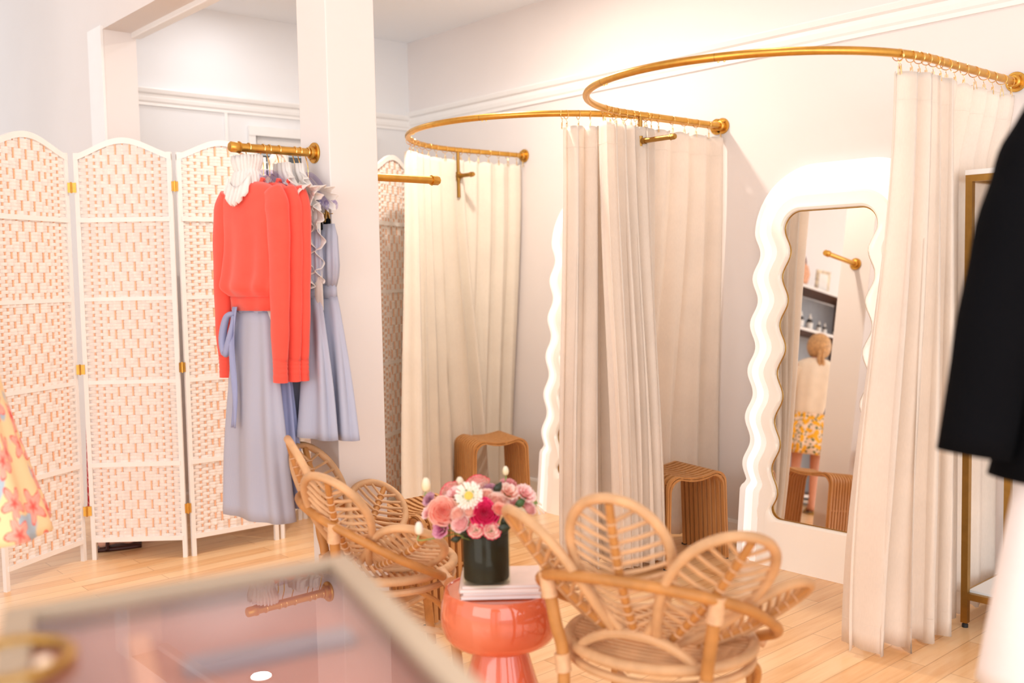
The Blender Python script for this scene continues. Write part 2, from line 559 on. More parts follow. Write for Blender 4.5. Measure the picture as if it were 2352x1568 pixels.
M = dict(
    wall=simple('white_wall_paint', (0.80, 0.752, 0.735), 0.75, var=0.015, scale=2, bump=0.03, bscale=90),
    backwall=simple('daylight_tinted_wall_paint', (0.80, 0.805, 0.82), 0.75, var=0.015, scale=2),  # cool cast of daylight on the back wall is mixed into this colour
    ceiling=simple('daylight_tinted_ceiling_paint', (0.92, 0.955, 1.0), 0.85, var=0.012, scale=2),  # blue of daylight reaching the ceiling is painted into its colour
    trim=simple('white_gloss_trim', (0.87, 0.86, 0.85), 0.4, var=0.01),
    floor=floor_mat(),
    gold=simple('brushed_gold', (0.66, 0.36, 0.075), 0.32, 1.0, var=0.08, scale=30),
    gold_dark=simple('aged_brass', (0.44, 0.25, 0.065), 0.38, 1.0, var=0.08, scale=30),
    gold_bright=simple('polished_gold', (0.85, 0.58, 0.22), 0.18, 1.0, var=0.04),
    curtain=cloth('natural_linen', (0.95, 0.87, 0.79), 0.3),
    curtain_back=cloth('cream_cotton', (0.96, 0.90, 0.81), 0.35),
    weave=simple('white_paper_weave', (0.86, 0.79, 0.745), 0.7, var=0.05, scale=40, bump=0.2, bscale=300),
    stick=simple('peach_bamboo_rod', (0.88, 0.50, 0.31), 0.6, var=0.08, scale=30),
    screen=simple('white_painted_wood', (0.86, 0.83, 0.81), 0.45, var=0.02),
    rattan=rattan('pale_rattan', (0.68, 0.40, 0.205)),
    rattan_d=rattan('peeled_rattan', (0.54, 0.24, 0.065), 160),
    cane=simple('rattan_binding', (0.68, 0.42, 0.24), 0.5, var=0.1, scale=60),
    bamboo=bamboo_mat(),
    rubber=simple('black_rubber', (0.02, 0.02, 0.02), 0.6),
    mirror=mirror_mat(),
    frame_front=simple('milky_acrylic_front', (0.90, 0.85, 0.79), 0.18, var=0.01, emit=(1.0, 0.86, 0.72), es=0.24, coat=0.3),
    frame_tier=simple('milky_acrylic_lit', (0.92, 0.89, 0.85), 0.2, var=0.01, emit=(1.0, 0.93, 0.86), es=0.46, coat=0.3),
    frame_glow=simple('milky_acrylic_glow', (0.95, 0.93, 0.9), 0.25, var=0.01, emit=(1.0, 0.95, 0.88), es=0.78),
    coral=simple('coral_knit', (0.88, 0.085, 0.055), 0.9, var=0.05, scale=20, bump=0.25, bscale=420, sheen=0.3),
    white_cotton=cloth('white_cotton', (0.93, 0.90, 0.88), 0.3),
    blue=striped('blue_pinstripe', (0.36, 0.40, 0.59), (0.46, 0.49, 0.65), 150),
    blue2=striped('grey_blue_pinstripe', (0.38, 0.40, 0.52), (0.48, 0.49, 0.59), 150),
    blueplain=cloth('periwinkle_cotton', (0.38, 0.42, 0.66), 0.15),
    lilac=glass_mat('lilac_clear_plastic', (0.84, 0.82, 0.93), 1.0),
    black=simple('black_felt', (0.006, 0.006, 0.007), 0.95),
    jacket=simple('black_boucle', (0.004, 0.004, 0.005), 1.0, bump=0.4, bscale=260),
    trousers=cloth('white_twill', (0.84, 0.79, 0.79), 0.1),
    table_glass=None,
    clear=glass_mat('clear_glass', (0.97, 0.98, 0.97)),
    vase_glass=glass_mat('vase_glass', (0.93, 0.94, 0.90), 0.25),
    case_glass=glass_mat('case_glass', (0.97, 0.93, 0.92), 1.6),
    champagne=simple('champagne_metal', (0.44, 0.345, 0.25), 0.45, 0.25, var=0.04),
    case_inner=simple('walnut_edge', (0.28, 0.09, 0.035), 0.5, var=0.1),
    pink=simple('dusty_pink_suede', (0.56, 0.29, 0.255), 0.9, var=0.08, scale=9),
    pink_dark=simple('rose_card', (0.45, 0.16, 0.12), 0.7, var=0.04),
    peach=simple('peach_ribbon', (0.86, 0.50, 0.36), 0.7),
    bluegrey=simple('blue_grey_tray', (0.36, 0.34, 0.42), 0.6),
    paper=simple('magazine_pages', (0.84, 0.76, 0.76), 0.7, var=0.06, scale=3),
    cover=simple('pale_pink_cover', (0.86, 0.67, 0.62), 0.35, var=0.05, scale=14),
    leaf_dark=simple('dark_leaf_lining', (0.012, 0.011, 0.004), 0.6, var=0.4, scale=20),
    leaf=simple('flower_leaf', (0.05, 0.11, 0.035), 0.5, var=0.2),
    leaf_black=simple('deep_green_leaf', (0.018, 0.028, 0.014), 0.45, var=0.2),
    stem=simple('flower_stem', (0.22, 0.33, 0.10), 0.5, var=0.1),
    skin=simple('skin', (0.72, 0.40, 0.29), 0.5, var=0.04, sss=0.1),
    skin_tan=simple('tanned_skin', (0.62, 0.28, 0.17), 0.5, var=0.04, sss=0.1),
    blond=simple('blond_hair', (0.58, 0.33, 0.14), 0.5, var=0.3, scale=45, bump=0.4, bscale=120),
    brown=simple('dark_brown_hair', (0.035, 0.018, 0.012), 0.45, var=0.3, scale=45),
    cream_knit=simple('cream_knit', (0.84, 0.72, 0.58), 0.9, var=0.04, bump=0.2, bscale=200),
    shelf=simple('walnut_shelf', (0.15, 0.07, 0.035), 0.5, var=0.2, scale=8),
    shelf_edge=simple('pale_shelf_edge', (0.80, 0.75, 0.72), 0.5),
    shelf_back=simple('grey_back_panel', (0.36, 0.36, 0.38), 0.6),
    bottle=simple('dark_brown_bottle', (0.02, 0.012, 0.01), 0.15, coat=0.5),
    tagwhite=simple('white_label_paper', (0.88, 0.86, 0.83), 0.6),
    wicker=simple('peach_wicker', (0.75, 0.40, 0.25), 0.8, var=0.25, scale=50, bump=0.5, bscale=90),
    leather=simple('tan_leather', (0.26, 0.08, 0.04), 0.5),
    sandal=simple('dark_sandal', (0.05, 0.012, 0.008), 0.45),
    slate=simple('slate_blind', (0.13, 0.16, 0.20), 0.5),
    red=checked('red_checked_cotton', (0.62, 0.015, 0.03), (0.85, 0.45, 0.45), 170.0),
    floral=blossom_print('floral_print', (0.93, 0.70, 0.40), (0.93, 0.56, 0.46), (0.85, 0.06, 0.05), 8.5, patch=(0.45, 0.56, 0.66)),
    lemon=blossom_print('lemon_print', (0.88, 0.70, 0.56), (0.92, 0.50, 0.03), (0.88, 0.42, 0.02), 14.0, npet=2, leaf=(0.10, 0.14, 0.04)),
    lampface=simple('downlight_face', (0.9, 0.9, 0.9), 0.5, emit=(1.0, 0.93, 0.85), es=8.0),
    pearl=simple('pale_bead', (0.85, 0.62, 0.45), 0.2, coat=0.5),
    paintbox=simple('floral_box', (0.80, 0.55, 0.40), 0.6, var=0.6, scale=25),
)
def coral_glass():
    k = NT('coral_glass')
    c = k.coord()
    nz = k.n('ShaderNodeTexNoise', i_Scale=4.0, i_Detail=2.0)
    k.l(c, nz.inputs['Vector'])
    col = k.ramp(nz.outputs[0], [(0.3, (0.95, 0.17, 0.075)), (0.7, (0.98, 0.27, 0.14))])
    k.l(col, k.p.inputs['Base Color'])
    k.p.inputs['Roughness'].default_value = 0.07
    k.p.inputs['Transmission Weight'].default_value = 0.35
    k.p.inputs['IOR'].default_value = 1.45
    k.p.inputs['Coat Weight'].default_value = 0.6
    k.p.inputs['Coat Roughness'].default_value = 0.03
    return k.m
M['table_glass'] = coral_glass()
# ------------------------------------------------------------------ the room
XW, YB, ZC = 4.42, 6.08, 3.16            # mirror wall, back wall, ceiling over the booths
XH0, XH1, YJ, ZH = 2.12, 2.31, 5.85, 2.885  # header wall between the two rooms
ZL = 3.9                                  # ceiling of the front room
def slab(name, lo, hi, m, bevel=0):
    c = [(a + b) / 2 for a, b in zip(lo, hi)]
    d = [b - a for a, b in zip(lo, hi)]
    return struct(MB().box(c, d).build(name, m, smooth=False, bevel=bevel))
slab('floor', (-4.5, -3.0, -0.1), (XW + 0.15, 8.6, 0), M['floor'])
slab('wall_right', (XW, -3.0, 0), (XW + 0.15, YB + 0.15, ZC), M['wall'])
slab('wall_left', (XH0, YJ, 0), (XH1, 8.6, ZL), M['wall'])
slab('wall_header', (XH0, -3.0, ZH), (XH1, YJ, ZL), M['wall'])
slab('ceiling', (XH1, -3.0, ZC), (XW + 0.15, YB + 0.15, ZC + 0.15), M['ceiling'])
slab('ceiling_front', (-4.5, -1.2, ZL), (XH1, 8.6, ZL + 0.15), M['ceiling'])
slab('wall_far', (-4.5, 6.0, 0), (1.22, 6.12, ZL), M['wall'])
slab('trim_1', (XH0 - 0.014, YJ - 0.004, 0), (XH0, YJ + 0.21, ZH + 0.02), M['trim'])
# header moulding on its far lower edge
slab('trim_2', (XH1 - 0.03, -3.0, ZH - 0.03), (XH1 + 0.028, YJ, ZH + 0.012), M['trim'], 0.006)
# back wall with its window opening
wx0, wx1, wz0, wz1 = 3.16, 4.06, 1.35, 2.39
bw = MB()
for lo, hi in (((XH1, 0), (wx0, ZC)), ((wx1, 0), (XW, ZC)), ((wx0, 0), (wx1, wz0)), ((wx0, wz1), (wx1, ZC))):
    bw.box(((lo[0] + hi[0]) / 2, YB + 0.075, (lo[1] + hi[1]) / 2), (hi[0] - lo[0], 0.15, hi[1] - lo[1]))
struct(bw.build('wall_back', M['backwall'], smooth=False))
def rail_profile(z0, z1):
    h = z1 - z0
    return [(0, z1 + 0.008), (0.045, z1 + 0.008), (0.048, z1), (0.040, z1 - h * 0.22), (0.022, z1 - h * 0.30), (0.026, z1 - h * 0.5), (0.022, z1 - h * 0.72), (0.014, z1 - h * 0.82), (0.014, z0), (0, z0)]
pr = rail_profile(2.53, 2.64)
struct(MB().prism([(XW - a, -3.0, z) for a, z in pr], (0, YB + 3.0, 0)).build('trim_3', M['trim'], smooth=False))
pr = rail_profile(2.52, 2.615)
struct(MB().prism([(XH1, YB - a, z) for a, z in pr], (XW - XH1, 0, 0)).build('trim_4', M['trim'], smooth=False))
struct(MB().box((2.96, YB - 0.006, 1.26), (0.02, 0.012, 2.52)).build('trim_5', M['trim'], smooth=False))
bb = [(0, 0), (0.016, 0), (0.016, 0.085), (0.010, 0.1), (0, 0.1)]
struct(MB().prism([(XW - a, -3.0, z) for a, z in bb], (0, YB + 3.0, 0)).build('baseboard_right', M['trim'], smooth=False))
struct(MB().prism([(XH1, YB - a, z) for a, z in bb], (XW - XH1, 0, 0)).build('baseboard_back', M['trim'], smooth=False))
# window
wf = MB()
for x0, x1, z0, z1, dp in ((wx0 - 0.05, wx1 + 0.05, wz1 - 0.0, wz1 + 0.06, 0.03), (wx0 - 0.05, wx0, wz0, wz1, 0.025), (wx1, wx1 + 0.05, wz0, wz1, 0.025), (wx0 - 0.07, wx1 + 0.07, wz0 - 0.05, wz0, 0.06)):
    wf.box(((x0 + x1) / 2, YB - dp / 2 + 0.001, (z0 + z1) / 2), (x1 - x0, dp, z1 - z0))
for x0, x1, z0, z1 in ((wx0, wx1, wz1 - 0.05, wz1), (wx0, wx1, wz0, wz0 + 0.05), (wx0, wx0 + 0.03, wz0, wz1), (wx1 - 0.03, wx1, wz0, wz1), ):
    wf.box(((x0 + x1) / 2, YB + 0.05, (z0 + z1) / 2), (x1 - x0, 0.05, z1 - z0))
for x0 in (3.40, 3.80):
    wf.box((x0 + 0.012, YB + 0.05, (wz0 + wz1) / 2), (0.024, 0.042, wz1 - wz0 - 0.1))
wo = struct(wf.build('window_1', M['trim'], smooth=False))
MB().box(((wx0 + wx1) / 2, YB + 0.062, (wz0 + wz1) / 2), (wx1 - wx0, 0.006, wz1 - wz0)).build('window_pane', M['clear'], wo, smooth=False)
bl = MB()
for i in range(20):
    z = wz1 - 0.03 - i * 0.05
    bl.box(((wx0 + wx1) / 2, YB + 0.10, z), (wx1 - wx0 - 0.02, 0.004, 0.046), Matrix.Rotation(R_(24), 3, 'X'))
bl.build('blind', M['slate'], wo, smooth=False)
# square pillar under the header
PX0, PX1, PY0, PY1 = 2.085, 2.31, 3.40, 3.62
slab('wall_pillar', (PX0, PY0, 0), (PX1, PY1, ZH), M['wall'], 0.004)

# recessed ceiling lights; the two over the booths are added to brighten them
for lx, ly, pw, lc, lab in ((2.839, 5.628, 2.5, (0.97, 0.97, 1.0), 'round recessed ceiling light near the back wall, mirrored in the display case'),
                    (3.25, 3.9, 40, (1.0, 0.87, 0.74), 'added ceiling light, out of view, brightening the farther curtained booth'),
                    (3.25, 2.1, 3.5, (1.0, 0.87, 0.74), 'added ceiling light, out of view, brightening the nearer curtained booth')):
    t = thing('ceiling_light', lab, 'ceiling light', (lx, ly, ZC), 0, 'recessed lights in the booth ceiling')
    MB().lathe([(0.082, 0), (0.082, -0.010), (0.065, -0.012), (0.062, -0.002), (0.062, 0)], 32, cap=False).build('trim_ring', M['trim'], t)
    MB().lathe([(0.0005, -0.004), (0.062, -0.004)], 32, cap=False).build('diffuser', M['lampface'], t)
    ld = bpy.data.lights.new('downlight', 'AREA')
    ld.shape = 'DISK'
    ld.size = 0.12
    ld.energy = pw
    ld.color = lc
    lo = bpy.data.objects.new('downlight', ld)
    C.objects.link(lo)
    lo.parent = t
    lo.location = (0, 0, -0.016)
# ------------------------------------------------------------------ curtain rods
ZR = 2.214
class Rod:
    def __init__(s, cx, cy, r):
        s.cx, s.cy, s.r = cx, cy, r
        s.L0 = XW - cx
        s.L = 2 * s.L0 + PI * r
    def P(s, q):
        if q < s.L0:
            return Vector((XW - q, s.cy + s.r, ZR)), Vector((0, 1, 0)), Vector((-1, 0, 0))
        if q < s.L0 + PI * s.r:
            a = (q - s.L0) / s.r
            n = Vector((-math.sin(a), math.cos(a), 0))
            return Vector((s.cx, s.cy, ZR)) + n * s.r, n, Vector((-math.cos(a), -math.sin(a), 0))
        q -= s.L0 + PI * s.r
        return Vector((s.cx + q, s.cy - s.r, ZR)), Vector((0, -1, 0)), Vector((1, 0, 0))

rodA = Rod(3.88, 4.055, 0.765)
rodB = Rod(3.68, 2.505, 0.75)

def flange(mb_plate, mb_screw, c, axis, rp=0.042, rc=0.023, t=0.012):
    a = Vector(axis).normalized()
    q = Vector((0, 0, 1)).rotation_difference(a).to_matrix().to_4x4()
    k = MB()
    k.lathe([(rp, 0), (rp, t * 0.7), (rp * 0.94, t), (rc * 1.25, t), (rc * 1.2, t * 2.6), (rc, t * 2.9), (rc * 0.8, t * 2.9)], 28)
    k.xf(Matrix.Translation(Vector(c)) @ q)
    mb_plate.add(k.v, k.f)
    for i in range(4):
        an = PI / 4 + i * PI / 2
        k = MB()
        k.lathe([(0.0055, t * 0.9), (0.0055, t * 1.2), (0.001, t * 1.25)], 8, c=(0.68 * rp * 1.1 * math.cos(an), 0.68 * rp * 1.1 * math.sin(an), 0))
        k.xf(Matrix.Translation(Vector(c)) @ q)
        mb_screw.append(k)

def end_cap(mb, c, axis, r=0.02, ln=0.026):
    a = Vector(axis).normalized()
    q = Vector((0, 0, 1)).rotation_difference(a).to_matrix().to_4x4()
    k = MB()
    k.lathe([(r * 1.12, -0.012), (r * 1.12, -0.006), (r, -0.006), (r, ln - 0.006), (r * 0.8, ln), (0.001, ln + 0.001)], 8)
    k.xf(Matrix.Translation(Vector(c)) @ q)
    mb.add(k.v, k.f)

def make_rod(rod, label, pole_q, hook_z, hook_len):
    t = thing('curtain_rod', label, 'curtain rod', (XW, rod.cy, 0), 0, 'curved gold rods of the two booths')
    off = Vector((-XW, -rod.cy, 0))
    pts = [rod.P(rod.L * i / 120)[0] + off for i in range(121)]
    MB().tube(pts, 0.0155, 14).build('rod', M['gold'], t)
    for q in (rod.L0 + PI * rod.r * 0.38, rod.L0 + PI * rod.r * 0.62):
        p, n, d = rod.P(q)
        MB().tube([p + off - d * 0.001, p + off + d * 0.002], 0.0158, 14).build('joint', M['gold_dark'], t)
        for e in (0.012, 0.034):
            pp = rod.P(q + e)[0] + off
            MB().lathe([(0.004, -0.020), (0.004, -0.015), (0.001, -0.0205)], 8, c=pp).build('joint_screw', M['gold_bright'], t)
    for q in (0.0, rod.L):
        p, n, d = rod.P(q)
        pl, scr = MB(), []
        flange(pl, scr, p + off, (-1, 0, 0))
        f = pl.build('wall_flange', M['gold'], t)
        for s_ in scr:
            s_.build('screw', M['gold_dark'], f)
    p, n, d = rod.P(pole_q)
    p = p + off
    po = MB().tube([(p.x, p.y, hook_z - 0.13), (p.x, p.y, ZR - 0.01)], 0.011, 12)
    pole = po.build('drop_pipe', M['gold_dark'], t)
    hb = MB().tube([(p.x, p.y + 0.012, hook_z), (p.x, p.y - hook_len, hook_z)], 0.0125, 12)
    hb.tube([(p.x, p.y, hook_z - 0.025), (p.x, p.y, hook_z + 0.025)], 0.0155, 12)
    hb.tube([(p.x, p.y - 0.012, hook_z), (p.x, p.y - 0.034, hook_z)], 0.0155, 12)
    end_cap(hb, (p.x, p.y - hook_len, hook_z), (0, -1, 0), 0.0145, 0.018)
    hb.build('hook_bar', M['gold_dark'], pole)
    return t
make_rod(rodA, 'curved gold curtain rod of the farther booth, left of the other rod', 0.555, 2.055, 0.13)
make_rod(rodB, 'large curved gold curtain rod of the nearer booth, topmost in view', 0.665, 2.085, 0.20)

# ------------------------------------------------------------------ curtains
ring_mesh = None
def curtain(label, rod, segs, seed, mat, shift=None, hem=0.012, ztop=2.155, jit=0.3, taper=None):
    """segs: (q0, q1, folds, amp_top, amp_bottom, omega)"""
    rg = random.Random(seed)
    cols = []
    ph = rg.uniform(0, 2 * PI)
    for si, (q0, q1, nf, a0, a1, om) in enumerate(segs):
        n = max(8, int(nf * 14))
        w = [1 + rg.uniform(-jit, jit) for _ in range(int(nf) + 2)]
        for i in range(n):
            u = i / n
            f = u * nf
            fi = int(f)
            ph += 2 * PI * nf / n * 1.0
            aj = lerp(w[fi], w[min(fi + 1, len(w) - 1)], f - fi)
            cols.append((lerp(q0, q1, u), ph, a0 * aj, a1 * aj, om, si, u))
    cols.append((segs[-1][1], ph, cols[-1][2], cols[-1][3], cols[-1][4], len(segs) - 1, 1.0))
    # smooth amplitudes across the seams
    N = len(cols)
    A0 = [c[2] for c in cols]
    A1 = [c[3] for c in cols]
    for _ in range(6):
        A0 = [(A0[max(0, i - 1)] + A0[i] * 2 + A0[min(N - 1, i + 1)]) / 4 for i in range(N)]
        A1 = [(A1[max(0, i - 1)] + A1[i] * 2 + A1[min(N - 1, i + 1)]) / 4 for i in range(N)]
    p0 = rod.P((segs[0][0] + segs[-1][1]) / 2)[0]
    base = Vector((p0.x, p0.y, 0))
    t = thing('curtain', label, 'curtain', base, 0, 'linen curtains of the fitting booths')
    rows = [0, 0.012, 0.03, 0.05, 0.08, 0.13, 0.2, 0.28, 0.36, 0.44, 0.52, 0.6, 0.68, 0.76, 0.83, 0.89, 0.94, 0.97, 1.0]
    wob = [(rg.uniform(0, 6), rg.uniform(0, 6), rg.uniform(0.6, 1.4)) for _ in range(N)]
    rs, uvs = [], []
    ln = 0.0
    lens = []
    for i in range(N):
        if i:
            ln += abs(cols[i][0] - cols[i - 1][0]) + abs(A1[i]) * 0.3
        lens.append(ln)
    for tr in rows:
        ring = []
        for i, (q, phs, _, _, om, si, u) in enumerate(cols):
            p, nrm, d = rod.P(q)
            k = sm(tr * 1.15)
            a = lerp(A0[i], A1[i], k)
            drift = 0.35 * math.sin(phs * 0.37 + seed) * k + 0.5 * math.sin(tr * 3.0 + phs * 0.21 + seed * 2) * tr * 0.6
            x = p + nrm * (a * math.sin(phs + drift)) + d * (a * om * math.sin(2 * (phs + drift)))
            x = x + nrm * (0.25 * a * math.sin(phs * 2.3 + 1.7 * tr + seed))
            if shift:
                x = x + shift(si, u, tr, nrm, d)
            sag = 0.010 * (0.5 - 0.5 * math.cos(2 * phs)) * (1 - sm(tr * 14))
            hm = hem + 0.010 * math.sin(phs * 0.9 + seed) + (0.012 if math.sin(phs) < 0 else 0.0)
            z = lerp(ztop - sag, max(0.004, hm), tr)
            ring.append((x.x - base.x, x.y - base.y, z))
        rs.append(ring)
    m = MB()
    m.rings(rs, closed_u=False, cap=False)
    m.build('drape', mat, t, solid=0.003, angle=180)
    # stitched heading tape a hand below the top edge and bottom hem line
    for lo, nm in ((0.048, 'heading_seam'), (0.955, 'hem_seam')):
        seam = MB()
        ring = []
        i0 = max(i for i in range(len(rows)) if rows[i] <= lo)
        f = (lo - rows[i0]) / (rows[i0 + 1] - rows[i0])
        pts = [Vector(a).lerp(Vector(b), f) for a, b in zip(rs[i0], rs[i0 + 1])]
        seam.tube(pts, 0.0021, 4)
        seam.build(nm, mat, t)
    # rings with little clips
    global ring_mesh
    if ring_mesh is None:
        mb = MB()
        mb.tube([(0, 0.021 * math.cos(2 * PI * j / 20), 0.021 * math.sin(2 * PI * j / 20) - 0.006) for j in range(20)], 0.0017, 6, closed=True)
        mb.tube([(0, 0, -0.027), (0, 0.002, -0.034), (0.003, 0, -0.040), (0, 0, -0.048), (-0.003, 0, -0.056)], 0.0013, 5)
        mb.tube([(0, 0.004, -0.044), (0, 0.006, -0.075)], 0.0014, 5)
        mb.tube([(0, -0.004, -0.044), (0, -0.006, -0.075)], 0.0014, 5)
        o = mb.build('ring', M['gold_bright'], None)
        ring_mesh = o.data
        bpy.data.objects.remove(o)
    last = None
    tot = sum(s_[2] for s_ in segs)
    ks = []
    pv = None
    for i in range(N):
        fidx = int((cols[i][1]) / (2 * PI) * 1.5)
        if fidx != pv:
            ks.append(i)
            pv = fidx
    for i in ks:
        p, nrm, d = rod.P(cols[i][0])
        o = bpy.data.objects.new('ring', ring_mesh)
        C.objects.link(o)
        o.parent = t
        tw = rg.uniform(-0.5, 0.5)
        o.location = (p.x - base.x, p.y - base.y, ZR)
        o.rotation_euler = (rg.uniform(-0.1, 0.1), 0, math.atan2(d.y, d.x) + tw)
    return t

def sh_1L(si, u, tr, n, d):
    k = sm(tr)
    if si >= 1:
        return n * (0.04 * k) + d * (-0.17 * k * (1 - u) ** 2 * (1 if si == 2 else 0) - 0.17 * k * (si == 1))
    return n * (0.14 * k)
curtain('cream curtain of the farther booth, between the woven screen and its bamboo stool', rodA,
        [(0.02, 0.50, 4, 0.014, 0.030, 0.1), (0.50, 0.58, 1, 0.02, 0.03, 0.2), (0.58, 1.16, 5, 0.032, 0.055, 0.3)], 3, M['curtain_back'], sh_1L)
def sh_1R(si, u, tr, n, d):
    k = sm(tr)
    return n * (0.02 * k) + d * ((-0.05 + 0.02 * u) * k)
curtain('linen curtain bunched on the farther rod, left one of the middle pair', rodA,
        [(2.44, 2.95, 5.5, 0.034, 0.055, 0.3)], 11, M['curtain'], sh_1R)
def sh_2L(si, u, tr, n, d):
    k = sm(tr * 1.1)
    if si == 0:
        return n * (0.20 * k * (0.4 + 0.6 * u)) + d * 0.0
    if si == 1:
        return n * lerp(0.20, -0.17, u) * k + d * (0.10 * k * u)
    return n * (-0.17 * (1 - u) - 0.06 * u) * k + d * (0.10 * k * (1 - u) + 0.01 * k) + Vector((0, 0, 0))
curtain('linen curtain on the left of the nearer booth, hanging behind and beside the bamboo stool', rodB,
        [(0.02, 0.55, 3.5, 0.018, 0.040, 0.1), (0.55, 0.61, 1, 0.02, 0.03, 0.2), (0.61, 0.98, 4.5, 0.036, 0.05, 0.3)], 5, M['curtain'], sh_2L, hem=0.035)
def sh_2R(si, u, tr, n, d):
    k = sm(tr)
    if si == 0:
        return n * (-0.02 * k + 0.0 * u) + d * ((-0.11 * (1 - u) + 0.03 * u) * k) + Vector((-0.03, 0.05, 0)) * k * (1 - u)
    return n * (-0.055 * sm(tr * 6))
curtain('linen curtain hanging right of the wavy mirror, next to the gold rack', rodB,
        [(2.88, 3.22, 4.5, 0.038, 0.080, 0.25), (3.22, 3.80, 4.5, 0.016, 0.022, 0.1)], 9, M['curtain'], sh_2R)

# ------------------------------------------------------------------ wavy lit mirrors
TH = R_(5.7)
PER = 0.236
def halfw(v, d, v0=1.655):
    env = sm((v - 0.20) / 0.1) * (1 - 0.0)
    base = 0.222 + 0.020 * math.cos(2 * PI * (v - v0) / PER) * (1 - sm((v - 1.70) / 0.08)) * sm((v - 0.20) / 0.14 + 0.2)
    return base + d
def contour(d, b, floor_cut, plinth=0.0, cr=None):
    """closed outline at outward offset d (in the frame plane) and depth b behind the front"""
    v_top = 1.735 + d * 1.06
    v_bot = 0.238 - d
    if floor_cut:
        v_bot = max(0.0, b * math.tan(TH))
    r_c = 0.085 + d * 1.05
    r_b = max(0.012, 0.055 - d) if not floor_cut else 0.004
    pts = []
    def hw(v):
        w = halfw(v, d)
        if plinth:
            w = max(w * 1.0, lerp(w, 0.222 + d + plinth, sm((0.40 - v) / 0.055)))
        return w
    # bottom centre to right bottom corner
    nB, nS, nC, nT = 10, 96, 18, 8
    wb = hw(v_bot + r_b)
    for i in range(nB):
        pts.append((wb * i / nB * (1 - r_b / max(wb, 0.01)), v_bot))
    for i in range(7):
        a = -PI / 2 + (PI / 2) * i / 6
        pts.append((wb - r_b + r_b * math.cos(a), v_bot + r_b + r_b * math.sin(a)))
    vs0, vs1 = v_bot + r_b, v_top - r_c
    for i in range(1, nS):
        v = lerp(vs0, 0.36, i / 20) if i <= 20 else lerp(0.36, vs1, (i - 20) / (nS - 20))
        pts.append((hw(v), v))
    wt = hw(vs1)
    for i in range(nC + 1):
        a = (PI / 2) * i / nC
        pts.append((wt - r_c + r_c * math.cos(a), v_top - r_c + r_c * math.sin(a)))
    for i in range(1, nT + 1):
        pts.append(((wt - r_c) * (1 - i / nT), v_top))
    left = [(-x, v) for x, v in reversed(pts[1:-1])]
    return [(x, -b, v) for x, v in pts + left]

def make_mirror(yc, label):
    t = thing('wavy_mirror', label, 'mirror', (4.108, yc, 0), 0, 'tall wavy light-up mirrors')
    t.rotation_euler = Matrix.Rotation(-PI / 2, 3, 'Z').to_euler()
    def fin(mb):
        return mb.xf(lean_m)
    # world: local x -> -Y, local y -> +X (see rotation -90 deg about Z): so behind the front must be +y
    lean_m = Matrix(((1, 0, 0, 0), (0, math.cos(TH), math.sin(TH), 0), (0, -math.sin(TH), math.cos(TH), 0), (0, 0, 0, 1)))
    def loop(d, b, fc, pl=0.0):
        return [(x, -y, z) for x, y, z in contour(d, b, fc, pl)]
    lay = lambda *ls: MB().rings([loop(*l) for l in ls], cap=False)
    g = MB()
    lp = loop(0.001, 0.004, False)
    g.add(lp, [tuple(range(len(lp)))])
    fin(g).build('mirror_glass', M['mirror'], t, smooth=False)
    ed = lay((-0.001, 0.006, False), (-0.001, 0.001, False), (0.004, 0.001, False), (0.004, 0.006, False))
    fin(ed).build('glass_edge', M['gold_dark'], t)
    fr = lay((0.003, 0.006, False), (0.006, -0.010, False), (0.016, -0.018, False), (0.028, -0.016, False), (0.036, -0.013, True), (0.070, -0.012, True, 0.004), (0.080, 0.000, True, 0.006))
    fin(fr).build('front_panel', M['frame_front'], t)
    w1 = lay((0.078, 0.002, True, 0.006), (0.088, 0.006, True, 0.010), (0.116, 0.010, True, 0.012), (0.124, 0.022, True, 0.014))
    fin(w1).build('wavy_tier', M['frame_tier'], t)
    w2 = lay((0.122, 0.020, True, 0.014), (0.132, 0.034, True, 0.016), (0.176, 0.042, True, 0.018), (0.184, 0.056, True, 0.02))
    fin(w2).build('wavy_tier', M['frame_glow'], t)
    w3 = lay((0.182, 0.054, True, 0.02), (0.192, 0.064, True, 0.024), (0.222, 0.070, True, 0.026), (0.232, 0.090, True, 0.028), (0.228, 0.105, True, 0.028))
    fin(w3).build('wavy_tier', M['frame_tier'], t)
    bk = MB()
    l1 = loop(0.21, 0.068, True, 0.02)
    l2 = loop(0.21, 0.104, True, 0.02)
    bk.rings([l1, l2], cap=True)
    fin(bk).build('back_board', M['trim'], t, smooth=False)
    return t
make_mirror(2.535, 'tall white wavy mirror glowing beside the right curtain, reflecting a woman and a stool')
make_mirror(4.035, 'wavy glowing mirror mostly hidden behind the bunched middle curtains')

